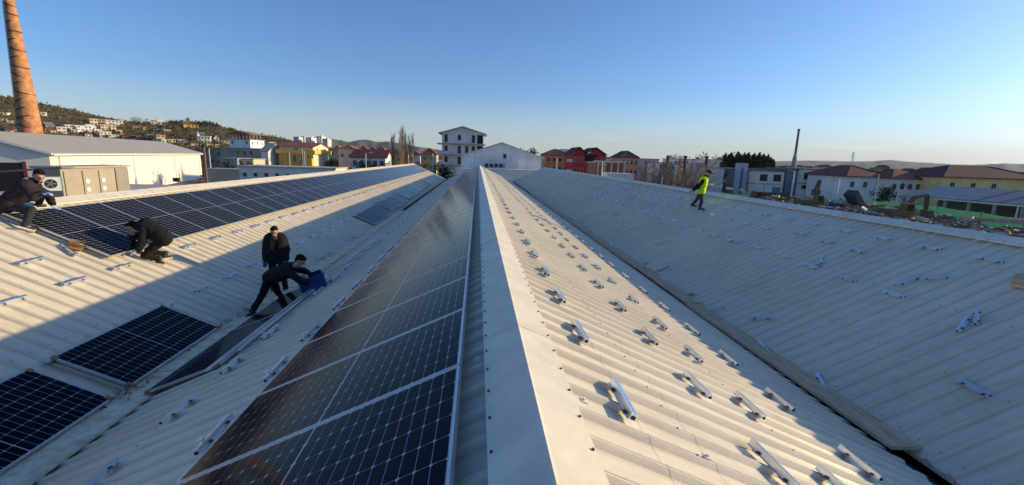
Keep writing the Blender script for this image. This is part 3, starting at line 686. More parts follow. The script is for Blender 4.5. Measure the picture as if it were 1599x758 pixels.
# E: man in a fluorescent vest on the right roof
Ye = 16.45
def Ep(px, py, dy=0.0): return PY(px, py, Ye + dy)
figure('man in fluorescent yellow vest and dark cap walking across the right roof', dict(base=Ep(1093, 328), head=Ep(1106.5, 271, -.0), shL=Ep(1100, 281, .16), shR=Ep(1098, 282, -.18), elL=Ep(1090, 289, .22), elR=Ep(1091, 292, -.24), wrL=Ep(1084, 296, .04), wrR=Ep(1083, 297, -.08),
       hipL=Ep(1096, 298, .09), hipR=Ep(1095, 298.5, -.09), knL=Ep(1089, 311, .09), knR=Ep(1095.5, 312, -.09), anL=fr_(1081, 319.5, .13), anR=fr_(1093, 325.5, .085), toeL=fr_(1087.5, 322, .045), toeR=fr_(1100, 327, .045)),
       (.93, -.2, -.30), (.25, 0, .97), C_black, C_grey, vest=C_vest, cap=C_black, beard=True, jr=.012, chestf=(1, -.2, 0), wr_dirs={'L': (Vector((-.4, -.6, -.5)), (-1, 0, 0), 1), 'R': (Vector((-.4, .6, -.5)), (-1, 0, 0), -1)})
# blue crate with a white bundle
M_blue = mat('blue_plastic', (0.012, 0.045, 0.22), rough=0.4, var=0.1, scale=5)
cx, cy = -3.63, 9.15; cz = surf(0, cx, RIB) + .02
cr = empty('blue_crate', (cx, cy, cz), 'open blue plastic crate held by the bending man', 'crate', rz=math.radians(28)); cr.rotation_mode = 'XYZ'; cr.rotation_euler = (0, -.26, math.radians(30))
b = MB(); b.box(-.24, .24, -.17, .17, 0, .012); b.box(-.24, .24, -.17, -.158, .0125, .30); b.box(-.24, .24, .158, .17, .0125, .30); b.box(-.24, -.228, -.157, .157, .0125, .30); b.box(.228, .24, -.157, .157, .0125, .30)
b.build('crate_shell', M_blue, cr)
b = MB(); b.box(-.255, .255, -.185, -.168, .285, .31); b.box(-.255, .255, .168, .185, .285, .31); b.box(-.255, -.238, -.167, .167, .285, .31); b.box(.238, .255, -.167, .167, .285, .31); b.build('rim', M_blue, cr)
for k in range(5): MB().box(-.2 + k * .1 - .008, -.2 + k * .1 + .008, -.176, -.1705, .02, .28).build('rib', M_blue, cr)
b = MB(); ellip(b, (-.05, .02, .30), (0, 1, 0), (0, 0, 1), .13, .10, .07); bo = fuse(b, 'cloth_bundle', C_white, None, .012, .02); bo.matrix_world = cr.matrix_basis.copy()
tag(bo, 'white crumpled cloth bundle lying in the blue crate', 'cloth')
# cardboard box beside the crouching man
p = hit(117, 388, -W, 1, RIB)
bx = empty('cardboard_box', p, 'small open brown cardboard box on the left roof before the panel row', 'box'); bx.rotation_euler = (0, TH, .5); bx.scale = (.75, .75, .75)
b = MB(); b.box(-.15, .15, -.10, .10, 0, .006); b.box(-.15, .15, -.10, -.094, .0065, .10); b.box(-.15, .15, .094, .10, .0065, .10); b.box(-.15, -.144, -.0935, .0935, .0065, .10); b.box(.144, .15, -.0935, .0935, .0065, .10); b.build('box_body', M_guard, bx)
for sy, an in ((-1, .7), (1, .9)): MB().box(-.15, .15, 0, .09, 0, .005).build('flap', M_guard, bx, (0, sy * .10, .103), (an if sy > 0 else math.pi - an, 0, 0))
b = MB(); ellip(b, (.02, 0, .09), (0, 1, 0), (0, 0, 1), .08, .05, .03); b.build('packing_paper', C_white, bx)
p = hit(108, 392, -W, 1, RIB + .01); rail(p, 1, 1.2, 'aluminium rail offcut lying under the brown cardboard box', None)
# timber offcut at the right edge, leaf litter at the left valley
p = hit(1601, 446, W, -1, RIB); b = MB(); b.box(-.10, .10, -.12, .12, 0, .14); tag(b.build('timber_block', M_plank, None, p, (0, -TH, .3)), 'brown timber block at the right edge of the shaded roof', 'block')
M_leaf = mat('dead_leaf', (0.10, 0.06, 0.03), rough=0.9, var=0.4)
mb = MB()
for (px, py, n_, s_) in ((553, 374, 60, .28), (500, 405, 25, .15), (516, 398, 25, .15), (345, 508, 40, .16), (300, 535, 20, .12), (383, 492, 40, .18), (182, 625, 30, .12), (216, 612, 20, .1), (640, 305, 40, .8)):
    c = hit(px, py, -W, 1, 0.06)
    for i in range(n_):
        x, y_ = c.x + random.gauss(0, s_ * .5), c.y + random.gauss(0, s_ * 1.2); z = max(on_left(min(x, -W / 2 - .1)), ZV + .160) + random.uniform(.002, .02); a = random.uniform(0, 6.3); r = random.uniform(.012, .03)
        mb.add([(x + r * math.cos(a), y_ + r * math.sin(a), z), (x - r * math.sin(a) * .6, y_ + r * math.cos(a) * .6, z + random.uniform(-.01, .02)), (x - r * math.cos(a), y_ - r * math.sin(a), z), (x + r * math.sin(a) * .6, y_ - r * math.cos(a) * .6, z + random.uniform(-.01, .02))], [(0, 1, 2, 3)])
tag(mb.build('leaf_litter', M_leaf), 'brown dead leaves gathered along the left valley board', kind='stuff')
# small white brackets on the ridge cap edge
for (px, py, s) in ((910, 627, 1), (747, 562, -1), (1103, 715, 1)):
    p = hit(px, py, 0, s, RIB + .004); b = MB(); b.box(-.022, .022, -.018, .018, 0, .010); b.cyl((0, 0, .010), (0, 0, .022), .010, n=8)
    o = b.build('roof_clip', M_whitemetal, None, p, (0, s * TH, 0)); tag(o, {910: 'white clip on a roof rib just below the lit side of the ridge cap', 747: 'pale clip in the shaded strip between ridge cap and panels', 1103: 'small white clip far down the lit slope between two rails'}[px], 'clip', 'roof clips')

# ------------------------------------------------------------------ buildings
def wallmat(c, dirt=0.16): return mat('render_%d_%d_%d' % tuple(int(v * 100) for v in c), c, rough=0.9, var=dirt, scale=0.35, bump=0.15, bscale=6)
def tilemat(c):
    nm = 'roof_tiles_%d_%d_%d' % tuple(int(v * 100) for v in c)
    return mat(nm, c, rough=0.85, var=0.35, scale=1.2, bump=0.5, bscale=5, streak=(3, 1, 1))
WHITE, CREAM, BEIGE, GREY = (.80, .78, .74), (.74, .65, .49), (.42, .35, .25), (.34, .34, .34)
YELL, ORNG, RED, PINK, BRICK = (.74, .47, .05), (.50, .22, .08), (.50, .028, .032), (.55, .36, .27), (.24, .11, .07)
R_RED, R_DRED, R_BRN, R_ORG, R_GRY = (.26, .065, .04), (.12, .028, .028), (.13, .06, .045), (.32, .11, .05), (.22, .22, .22)
M_wframe = mat('window_frame', (.45, .43, .40), rough=.6)
M_wdark = mat('window_frame_brown', (.12, .07, .045), rough=.6)
def win(parent, x0, x1, z0, z1, face, pos, frame=None, shutter=None):
    """a framed pane standing in a wall; face 'y-' (front at y=pos) or 'x+'/'x-' (side at x=pos)."""
    t = 0.07; f = MB(); p = MB(); cx_, cz_ = (x0 + x1) / 2, (z0 + z1) / 2; w2, h2 = (x1 - x0) / 2, (z1 - z0) / 2
    s = -1 if face[1] == '-' else 1
    def bx_(mb, a0, a1, b0, b1, d0, d1):
        d0, d1 = sorted((s * d0, s * d1))
        if face[0] == 'y': mb.box(a0, a1, d0, d1, b0, b1)
        else: mb.box(d0, d1, a0, a1, b0, b1)
    bx_(f, -w2, w2, h2 - t, h2, -.02, .05); bx_(f, -w2 - .05, w2 + .05, -h2, -h2 + t, -.02, .08)
    bx_(f, -w2, -w2 + t, -h2 + t, h2 - t, -.02, .05); bx_(f, w2 - t, w2, -h2 + t, h2 - t, -.02, .05)
    if w2 > .45: bx_(f, -t / 2, t / 2, -h2 + t, h2 - t, -.02, .045)
    bx_(p, -w2 + t, w2 - t, -h2 + t, h2 - t, -.02, .015)
    loc = (cx_, pos, cz_) if face[0] == 'y' else (pos, cx_, cz_)
    o = f.build('window', frame or M_wframe, parent, loc); p.build('pane', shutter or M_glass, o); return o
def house(label, px0, px1, ptop, depth, dp, wall, roof='hip', rise=1.6, rcol=R_RED, rows=2, cols=3, z0=0.0, side=0, scols=2, eave=None, name='house', cat='house', group=None, over=.35, rz=0.0, extra=None, wsize=(1.0, 1.3), wframe=None, top=None, storey=None):
    """front between pixel columns px0 and px1 at the given depth; wall top at pixel row ptop (or height eave)."""
    a, b = P(px0, ptop, depth), P(px1, ptop, depth); h = (eave if eave is not None else (a.z + b.z) / 2 - z0); wd = b.x - a.x
    root = empty(name, ((a.x + b.x) / 2, a.y, z0), label, cat, group, rz); x0, x1 = -wd / 2, wd / 2
    if roof in ('gable_y',):
        MB().prism([(x0, -1.5), (x1, -1.5), (x1, h), (0, h + rise), (x0, h)], 0, dp).build('wall', wallmat(wall), root)
    elif roof == 'gable_x':
        MB().prismx([(0, -1.5), (dp, -1.5), (dp, h), (dp / 2, h + rise), (0, h)], x0, x1).build('wall', wallmat(wall), root)
    else: MB().box(x0, x1, 0, dp, -1.5, h).build('wall', wallmat(wall), root)
    o = over; r = MB(); th = .16
    if roof == 'hip':
        k = min(wd, dp) / 2 * .96; rx, ry = max(wd / 2 - k, .05), max(dp / 2 - k, .05)
        lo = [(x0 - o, -o, h), (x1 + o, -o, h), (x1 + o, dp + o, h), (x0 - o, dp + o, h)]; m_ = dp / 2
        hi = [(-rx, m_ - ry, h + rise), (rx, m_ - ry, h + rise), (rx, m_ + ry, h + rise), (-rx, m_ + ry, h + rise)]
        r.add(lo + [(x, y, z + th) for x, y, z in lo] + [(x, y, z + th) for x, y, z in hi], [(3, 2, 1, 0), (0, 1, 5, 4), (1, 2, 6, 5), (2, 3, 7, 6), (3, 0, 4, 7), (4, 5, 9, 8), (5, 6, 10, 9), (6, 7, 11, 10), (7, 4, 8, 11), (8, 9, 10, 11)])
        ro = r.build('roof', tilemat(rcol), root)
        rd = MB()
        for i in range(4): rd.bar(Vector(lo[i]) + Vector((0, 0, th)), Vector(hi[i]) + Vector((0, 0, th + .03)), .22, .12)
        rd.bar((-rx, m_, h + rise + th), (rx + .01, m_, h + rise + th), .24, .14); rd.build('ridge_tiles', tilemat(tuple(c * .8 for c in rcol)), ro)
    elif roof == 'gable_y':
        sl_ = rise / (wd / 2)
        r.prism([(x0 - o, h - o * sl_), (0, h + rise), (x1 + o, h - o * sl_), (x1 + o, h - o * sl_ + th), (0, h + rise + th), (x0 - o, h - o * sl_ + th)], -o, dp + o); r.build('roof', tilemat(rcol), root)
    elif roof == 'gable_x':
        sl_ = rise / (dp / 2)
        r.prismx([(-o, h - o * sl_), (dp / 2, h + rise), (dp + o, h - o * sl_), (dp + o, h - o * sl_ + th), (dp / 2, h + rise + th), (-o, h - o * sl_ + th)], x0 - o, x1 + o); ro = r.build('roof', tilemat(rcol), root)
    elif roof == 'flat':
        r.box(x0 - o, x1 + o, -o, dp + o, h + .002, h + .22); r.build('roof', wallmat(rcol), root)
        if rise > .3: MB().box(x0 + wd * .6, x0 + wd * .8, dp * .3, dp * .6, h + .222, h + rise).build('stair_hut', wallmat(wall), root)
    if rows:
        st = storey or h / rows
        for i in range(rows):
            zc = h - st * (i + .5) + .1
            if zc < .6 and i > 0: continue
            for j in range(cols):
                xc = x0 + wd * (j + .5) / cols
                if random.random() < .1 and cols > 2: continue
                ww = min(wsize[0], wd / cols * .55) / 2; hh = min(wsize[1], st * .5) / 2
                win(root, xc - ww, xc + ww, zc - hh, zc + hh, 'y-', 0.0, wframe)
            if side:
                for j in range(scols):
                    yc = dp * (j + .5) / scols; ww = min(wsize[0], dp / scols * .5) / 2; hh = min(wsize[1], st * .5) / 2
                    win(root, yc - ww, yc + ww, zc - hh, zc + hh, 'x+' if side > 0 else 'x-', x1 if side > 0 else x0, wframe)
            if i < rows - 1 and h > 5 and depth < 260:
                MB().box(x0 - .06, x1 + .06, -.06, dp + .06, h - st * (i + 1) - .1, h - st * (i + 1) + .1).build('floor_band', wallmat(tuple(c * .9 for c in wall)), root)
    if extra: extra(root, x0, x1, dp, h)
    return root
# ---- long white warehouse to the left and its pipes
wa, wb = Vector((-60.0, 68.0, 0)), Vector((-78.0, 133.5, 0)); wl = (wb - wa).length
wh = empty('warehouse', wa, 'long cream warehouse with a low grey metal roof at the left', 'warehouse', rz=math.atan2((wb - wa).y, (wb - wa).x) - math.pi / 2)
EH, RH, HW2 = 6.95, 9.7, 9.0
MB().prism([(0, 0), (0, EH), (-HW2, RH), (-2 * HW2, EH), (-2 * HW2, 0)], 0, wl).build('wall', wallmat((.80, .75, .65), .08), wh)
sl_ = (RH - EH) / HW2
M_wroof = mat('grey_metal_roof', (.46, .42, .36), rough=.55, var=.12, scale=.3, streak=(1, 4, 1))
MB().prism([(.5, EH - .5 * sl_ + .03), (-HW2, RH + .03), (-2 * HW2 - .5, EH - .5 * sl_ + .03), (-2 * HW2 - .5, EH - .5 * sl_ + .22), (-HW2, RH + .22), (.5, EH - .5 * sl_ + .22)], -.4, wl + .4).build('roof', M_wroof, wh)
for ye in (-.52, wl + .402): MB().prism([(.55, EH - .5 * sl_ - .06), (-HW2, RH - .06), (-HW2, RH + .30), (.55, EH - .5 * sl_ + .30)], ye, ye + .118).build('verge_trim', M_whitemetal, wh)
b = MB(); b.bar((.62, -.4, EH - .16), (.62, wl + .4, EH - .16), .22, .2); b.build('gutter', M_whitemetal, wh)
for t_ in (.03, .38, .70, .97): MB().cyl((.18, wl * t_, 0), (.18, wl * t_, EH - .35), .09, n=8).build('downpipe', M_whitemetal, wh)
for t_ in (.2, .55, .85): MB().box(.001, .05, wl * t_ - .03, wl * t_ + .03, .5, EH - .4).build('wall_joint', wallmat((.5, .45, .36)), wh)
b = MB(); b.box(-12, -3.0, -.06, 0.02, .2, 5.6); b.build('dark_opening', mat('opening_dark', (.015, .013, .012), rough=.9), wh)
b = MB(); b.box(-3.0, -2.6, -.1, .02, .2, 5.8); b.build('red_jamb', wallmat((.25, .05, .05)), wh)
# a low flat annex behind the left ridge carrying cabinets and an air conditioner
an = empty('annex', (-24, 27, 0), 'low flat roofed annex beyond the left ridge', 'annex')
MB().box(-7.5, 6, -12, 14, 0, 4.9).build('wall', wallmat(CREAM), an); MB().box(-7.7, 6.2, -12.2, 14.2, 4.902, 5.05).build('roof', wallmat((.5, .45, .36)), an)
ca = empty('cabinet', (-20.0, 22.9, 5.05), 'beige plant cabinet with doors pierced by three round holes', 'cabinet')
ctop = PY(140, 262, 25).z - 5.05
M_beige = mat('beige_cabinet', (.37, .315, .235), rough=.7, var=.12, scale=1.0); M_cabgrey = mat('cabinet_grey', (.28, .25, .21), rough=.7)
MB().box(-1.2, -.03, 0, 4.1, 0, ctop).build('body', M_beige, ca); MB().box(-1.3, .08, -.08, 4.2, ctop + .002, ctop + .10).build('top', M_beige, ca)
for k in range(3):
    d_ = MB(); y_ = .12 + k * .98 + (.0 if k < 1 else .05); d_.box(-.028, .02, y_, y_ + (.95 if k != 1 else .42), .15, ctop - .12); dd = d_.build('door', M_beige, ca)
    if k > 0:
        for q_ in range(3):
            c_ = MB(); c_.cyl((.0205, y_ + .2, .55 + q_ * .42), (.045, y_ + .2, .55 + q_ * .42), .125, n=14); c_.build('vent_ring', M_whitemetal, dd)
MB().box(-1.0, .03, 3.2, 4.08, .02, ctop - .05).build('side_cover', M_cabgrey, ca)
p = PY(79, 283, 21.2)
ac = empty('air_conditioner', (p.x, 21.2, p.z - .45), 'white outdoor air conditioner with one round fan behind the squatting man', 'air conditioner', rz=math.radians(40)); ac.scale = (.75, .75, .75)
b = MB(); b.box(-.45, .45, 0, .35, 0, .85); b.build('casing', M_whitemetal, ac); b = MB(); b.cyl((0, -.02, .44), (0, .01, .44), .27, n=20); b.build('fan_opening', M_dark, ac)
b = MB()
for k in range(5): b.bar((0, -.03, .44), (.25 * math.cos(k * 1.2566), -.03, .44 + .25 * math.sin(k * 1.2566)), .07, .01, up=(0, 1, 0))
b.build('fan_blades', M_gutter, ac); b = MB()
for z_ in (.0, .83): b.box(-.47, .47, -.012, -.001, z_, z_ + .03)
for x_ in (-.47, .44): b.box(x_, x_ + .03, -.012, -.001, .0305, .8295)
b.build('teal_edging', mat('teal_paint', (.05, .25, .20), rough=.5), ac)
b = MB(); b.bar(PY(-30, 270, 22), PY(106, 262, 22), .6, .07); tag(b.build('canopy_edge', M_gutter), 'thin dark canopy edge above the squatting man', 'canopy')
p = PY(279, 281, 30); fl = empty('floodlight', (p.x, 30, p.z - 1), 'small dark floodlight on a stalk at the left ridge', 'floodlight')
MB().cyl((0, 0, -.5), (0, 0, .9), .04, n=6).build('stalk', M_gutter, fl); MB().box(-.3, .05, -.1, .1, .88, 1.12).build('lamp_head', M_dark, fl)

# ---- brick chimney stack, upper left
CHP = Vector((-90.8, 100.0, 0)); ch = empty('brick_chimney', CHP, 'tall tapering brick factory chimney with dark iron hoops at the left edge', 'chimney')
def ch_r(z): return 2.22 + (0.72 - 2.22) * z / 36.2
m = D.materials.new('chimney_brick'); m.use_nodes = True; n = m.node_tree.nodes; l = m.node_tree.links; bs_ = n['Principled BSDF']; bs_.inputs['Roughness'].default_value = .9
uv = n.new('ShaderNodeUVMap'); bt = n.new('ShaderNodeTexBrick'); bt.inputs['Scale'].default_value = 1; bt.inputs['Brick Width'].default_value = .27; bt.inputs['Row Height'].default_value = .085; bt.inputs['Mortar Size'].default_value = .009
bt.inputs['Color1'].default_value = (.52, .215, .075, 1); bt.inputs['Color2'].default_value = (.33, .125, .045, 1); bt.inputs['Mortar'].default_value = (.34, .22, .13, 1)
no = n.new('ShaderNodeTexNoise'); no.inputs['Scale'].default_value = .9; no.inputs['Detail'].default_value = 8; tc = n.new('ShaderNodeTexCoord'); l.new(tc.outputs['Object'], no.inputs['Vector'])
mr = n.new('ShaderNodeMapRange'); mr.inputs[1].default_value = .3; mr.inputs[2].default_value = .72; mr.inputs[3].default_value = .65; mr.inputs[4].default_value = 1.6; l.new(no.outputs[0], mr.inputs[0])
vm = n.new('ShaderNodeVectorMath'); vm.operation = 'SCALE'; l.new(uv.outputs[0], bt.inputs['Vector']); l.new(bt.outputs[0], vm.inputs[0]); l.new(mr.outputs[0], vm.inputs['Scale']); l.new(vm.outputs[0], bs_.inputs['Base Color'])
N_, Z_ = 40, 24; me = D.meshes.new('shaft'); vs = [(ch_r(36.2 * j / Z_) * math.cos(2 * math.pi * i / N_), ch_r(36.2 * j / Z_) * math.sin(2 * math.pi * i / N_), 36.2 * j / Z_) for j in range(Z_ + 1) for i in range(N_)]
fs = [(j * N_ + i, j * N_ + (i + 1) % N_, (j + 1) * N_ + (i + 1) % N_, (j + 1) * N_ + i) for j in range(Z_) for i in range(N_)]
me.from_pydata(vs, [], fs); ul = me.uv_layers.new(name='UVMap')
for pl_ in me.polygons:
    j, i = divmod(pl_.index, N_)
    for li, (di, dj) in zip(pl_.loop_indices, ((0, 0), (1, 0), (1, 1), (0, 1))): ul.data[li].uv = ((i + di) / N_ * 12.0, (j + dj) / Z_ * 36.2)
me.polygons.foreach_set('use_smooth', [True] * len(me.polygons)); me.materials.append(m); inst('shaft', me, ch)
M_iron = mat('hoop_iron', (.04, .025, .02), rough=.8, var=.3)
for k in range(20):
    z_ = 5.2 + k * 1.62
    if z_ > 35: break
    r_ = ch_r(z_); b = MB(); tl = random.uniform(-.06, .06); b.cyl((0, 0, z_), (tl * 2, 0, z_ + .20), r_ + .05, r_ + .045, n=40); b.build('iron_hoop', M_iron, ch)
b = MB(); b.cyl((0, 0, 35.3), (0, 0, 35.9), ch_r(35.3) + .06, ch_r(35.3) + .2, n=40); b.cyl((0, 0, 35.9), (0, 0, 36.3), ch_r(35.3) + .2, ch_r(35.3) + .14, n=40); b.build('crown_ring', M_concrete, ch)
la = Vector((-.94, -.34, 0)); b = MB(); lp = la.orthogonal().normalized()
for s_ in (-1, 1): b.bar(la * (ch_r(0) + .18) + lp * s_ * .22, la * (ch_r(36) + .18) + lp * s_ * .22 + Vector((0, 0, 36)), .05, .05)
for k in range(100): z_ = .3 + k * .36; q_ = la * (ch_r(z_) + .18) + Vector((0, 0, z_)); b.bar(q_ - lp * .22, q_ + lp * .22, .03, .03)
b.build('ladder', mat('ladder_paint', (.05, .12, .10), rough=.6), ch)

# ------------------------------------------------------------------ middle distance, left of the ridge
G1 = 'houses of the town beyond the halls'
def solar_boiler(root, x0, x1, dp, h): pass
def loggia(root, x0, x1, dp, h):        # open unfinished top floor with posts and a slab roof
    wd = x1 - x0
    for i in range(7):
        x = x0 + wd * i / 6; MB().box(max(x - .18, x0), min(x + .18, x1), .05, .4, h + .23, h + 2.5).build('post', M_concrete, root)
    for j in range(1, 4): y = dp * j / 4; MB().box(x1 - .4, x1 - .05, y - .18, y + .18, h + .23, h + 2.5).build('post', M_concrete, root)
    MB().box(x0 + .5, x1 - 2.6, dp * .5, dp * .5 + .2, h + .23, h + 2.5).build('inner_wall', wallmat(BRICK), root)
    MB().prism([(x0 - .7, h + 2.2), ((x0 + x1) / 2 - wd * .1, h + 3.7), (x1 + .7, h + 2.5), (x1 + .7, h + 2.75), ((x0 + x1) / 2 - wd * .1, h + 4.0), (x0 - .7, h + 2.45)], -.7, dp + .7).build('canopy_roof', tilemat((.30, .20, .13)), root)
house('big white unfinished house with an open top floor under a brown slab roof', 357, 389, 218, 205, 14, (.82, .82, .82), 'flat', .2, BEIGE, rows=3, cols=3, side=1, scols=3, extra=loggia, storey=3.0)
house('long beige terrace with a row of windows below the big white house', 345, 405, 232, 150, 9, BEIGE, 'flat', .2, (.45, .38, .28), rows=2, cols=6, side=1, storey=3.0)
house('low grey brown block left of the long beige terrace', 314, 344, 233, 158, 9, (.30, .27, .23), 'flat', .2, (.36, .32, .27), rows=2, cols=3, side=1, storey=3.0)
house('tall white gable end standing beside the beige terrace', 407, 418, 236, 148, 12, (.66, .63, .58), 'gable_x', 2.6, R_GRY, rows=0, side=0)
house('low grey shed with a flat roof in front of the beige terrace', 342, 369, 248, 136, 8, GREY, 'flat', .2, (.42, .40, .37), rows=0, side=1, scols=1)
house('cream outbuilding with a garage door beside the grey shed', 369, 394, 249, 138, 8, (.55, .48, .36), 'flat', .2, (.42, .40, .37), rows=1, cols=2, side=0, storey=3, wsize=(2.2, 1.9))
house('long low pale building with small square windows right behind the left ridge', 373, 520, 263, 66, 6, (.78, .70, .58), 'flat', .2, (.50, .46, .40), rows=1, cols=9, side=0, storey=2.4, wsize=(.6, .6), over=.15)
house('low cream yard wall building beside the wooden pole', 318, 372, 266, 74, 4, (.50, .42, .31), 'flat', .2, (.45, .40, .33), rows=0, over=.1)
def yellow_extra(root, x0, x1, dp, h):
    wd = x1 - x0
    MB().box(x0 - .9, x1 + .9, -.9, dp + .9, h * .76, h * .76 + 1.3).build('yellow_band', wallmat(YELL), root)
    MB().box(x0 + .02, x1 - .02, -.05, dp + .05, 0, h * .76 - .01).build('lower_wall', wallmat((.70, .45, .06)), root)
    MB().box(x0 + wd * .82, x0 + wd * 1.02, -2.2, -.06, 0, h * .60).build('porch', wallmat((.66, .46, .08)), root)
    for i in range(5): MB().box(x0 + wd * i / 5, x0 + wd * i / 5 + .25, -.85, -.6, 0, h * .76 - .01).build('post', M_concrete, root)
    for i in (1, 2, 3): win(root, x0 + wd * (.15 + .2 * i), x0 + wd * (.15 + .2 * i) + 1.6, h * .50, h * .70, 'y-', -.05)
    MB().box(x0 - 1.5, x0 + wd * .75, -2.6, -2.3, 0, 1.6).build('yard_wall', M_concrete, root)
house('bright yellow house with a white upper storey and red metal roof', 436, 487, 229, 152, 16, (.64, .60, .50), 'gable_x', 1.4, (.30, .075, .045), rows=1, cols=1, side=1, scols=2, over=.7, extra=yellow_extra, storey=2.2)
house('white house with a grey roof right of the yellow house', 511, 540, 235, 178, 12, (.52, .49, .45), 'flat', .2, (.2, .19, .18), rows=2, cols=2, side=1, storey=3)
house('cream and orange house half hidden behind the dark roofed white house', 528, 552, 233, 160, 10, (.62, .50, .36), 'hip', 1.3, R_ORG, rows=2, cols=2, side=1, group=G1)
house('long white house under a dark red tiled roof', 549, 601, 246, 112, 9, (.84, .80, .74), 'gable_x', 1.9, R_DRED, rows=1, cols=5, side=1, scols=1, storey=3, over=.5)
house('yellow brown house with a brown roof behind the bare poplars', 606, 637, 241, 185, 11, (.42, .32, .16), 'hip', 2.2, R_BRN, rows=2, cols=3, side=1, group=G1)
house('yellow two storey house with a red hip roof left of the tall apartment block', 657, 681, 242, 165, 10, (.52, .42, .18), 'hip', 2.3, R_RED, rows=2, cols=2, side=1, storey=3)
house('white cottage with a red roof behind the poplars', 640, 656, 243, 260, 12, (.62, .58, .52), 'hip', 2.0, R_BRN, rows=1, cols=2, side=1, group=G1)
for i, (a, b, t_, d_, c, rc, lb) in enumerate([(458, 466, 214, 600, (.5, .52, .56), GREY, 'leftmost grey apartment block on the skyline behind the yellow house'), (467, 475, 213.5, 620, (.5, .52, .56), GREY, 'second grey apartment block on the skyline behind the yellow house'), (477, 486, 215, 560, WHITE, GREY, 'third apartment block, white, on the skyline behind the yellow house'), (488, 493, 215, 600, (.5, .52, .56), GREY, 'narrow grey apartment block on the skyline behind the yellow house'),
        (494, 502, 213, 580, WHITE, GREY, 'tallest white apartment block on the skyline behind the yellow house'), (503, 511, 217, 560, (.58, .57, .55), GREY, 'rightmost low apartment block on the skyline behind the yellow house')]):
    house(lb, a, b, t_, d_, 16, c, 'flat', 1.5, rc, rows=4, cols=2, side=1, z0=14.0, storey=3, group='skyline apartment blocks')
for i, (a, b, t_, d_, c, rc, lb) in enumerate([(560, 572, 233, 330, WHITE, R_RED, 'small white house above the left end of the dark red roof'), (574, 586, 234.5, 350, WHITE, R_BRN, 'small white house above the middle of the dark red roof'), (588, 600, 233.5, 330, CREAM, R_RED, 'small cream house above the right end of the dark red roof'),
        (520, 531, 233, 300, (.6, .42, .28), R_ORG, 'small orange roofed house above the grey roofed white house'), (640, 650, 238, 380, WHITE, R_RED, 'tiny white house with a red roof left of the apartment block'), (668, 676, 236, 420, WHITE, R_BRN, 'tiny distant white house above the yellow two storey house'), (603, 612, 237, 400, PINK, R_RED, 'tiny pink house left of the poplars')]):
    house(lb, a, b, t_, d_, 11, c, 'hip', 2.2, rc, rows=2, cols=2, side=1, group=G1)
# five storey apartment block
def block_extra(root, x0, x1, dp, h):
    wd = x1 - x0
    for i in range(1, 5):
        z = h - 3.05 * i
        MB().box(x0 - 1.3, x1 + .6, -1.3, dp * .6, z - .12, z + .12).build('balcony_slab', M_concrete, root)
        if i in (2, 3): MB().box(x0 - 1.3, x0 + wd * .22, -1.3, -1.18, z + .1201, z + 1.0).build('balcony_parapet', wallmat((.52, .50, .48)), root)
    for i in range(2):
        z = h - 3.05 * (i + 1) + .13
        MB().box(x1 - wd * .15, x1 - .15, -.03, .02, z + .1, z + 2.5).build('loggia_opening', mat('opening_dark', (.015, .013, .012)), root)
    for i in range(4):
        for j, u in enumerate((.06, .38, .56, .72)):
            if (i, j) in ((0, 2), (3, 2)): continue
            z = h - 3.05 * i - .5; ww = wd * .08
            win(root, x0 + wd * u, x0 + wd * u + ww, z - (2.1 if (i + j) % 3 != 1 else 1.5), z, 'y-', 0.0, M_wdark, mat('brown_shutter', (.07, .03, .025), rough=.6))
        for j in range(3): z = h - 3.05 * i - .5; win(root, dp * (.15 + .3 * j), dp * (.15 + .3 * j) + 1.2, z - 1.6, z, 'x+', x1, M_wdark)
    for i in range(8): MB().box(x0 - 1 + i * (wd + 1.5) / 7, x0 - 1 + i * (wd + 1.5) / 7 + .25, -1.2, -.95, -.5, h - 12.4).build('post', M_concrete, root)
house('tall white five storey apartment block with shallow gable roof and balcony slabs', 690, 755, 208, 125, 13, (.72, .69, .65), 'gable_y', 1.7, (.34, .29, .25), rows=0, over=1.0, extra=block_extra, name='apartment_building', cat='apartment building')
# large hall with a gable at the far end of the roofs
def hall_extra(root, x0, x1, dp, h):
    wd = x1 - x0
    win(root, x0 + wd * .52, x0 + wd * .56, h - .3, h + .5, 'y-', 0.0, M_wdark)
    for u in (.17, .36, .62, .82): MB().box(x0 + wd * u - .04, x0 + wd * u + .04, -.04, .02, .3, h + .2).build('panel_joint', wallmat((.48, .47, .45)), root)
    lw = MB(); lw.box(x0 - .5, x1 + .5, -5.5, -.05, -.2, h - 2.2); lw.build('lower_block', wallmat((.80, .77, .71)), root); MB().box(x0 - .6, x1 + .6, -5.6, -.05, h - 2.198, h - 2.06).build('lower_roof', wallmat((.66, .64, .60)), root)
    for k in range(4):
        x = x0 + wd * .315 + k * .82; b = MB(); b.box(x - .40, x + .40, -1.6, -.9, h - 2.058, h - 1.1); o = b.build('fan_unit', wallmat((.5, .5, .5)), root)
        c = MB(); c.cyl((x, -1.66, h - 1.55), (x, -1.601, h - 1.55), .33, n=16); c.build('fan_opening', M_dark, o)
    MB().box(x0 + wd * .315 + 2.95, x0 + wd * .315 + 4.0, -1.6, -.9, h - 2.058, h - 1.2).build('louvre_box', wallmat((.35, .35, .36)), root); MB().box(x0 + wd * .54, x0 + wd * .70, -1.7, -.8, h - 2.057, h - 1.05).build('duct_box', wallmat((.55, .56, .58)), root)
house('wide pale gabled hall with four round fans beyond the roofs', 720, 847, 245, 78, 40, (.80, .77, .72), 'gable_y', 2.35, (.56, .55, .52), rows=0, over=.4, extra=hall_extra, name='gabled_hall', cat='hall')
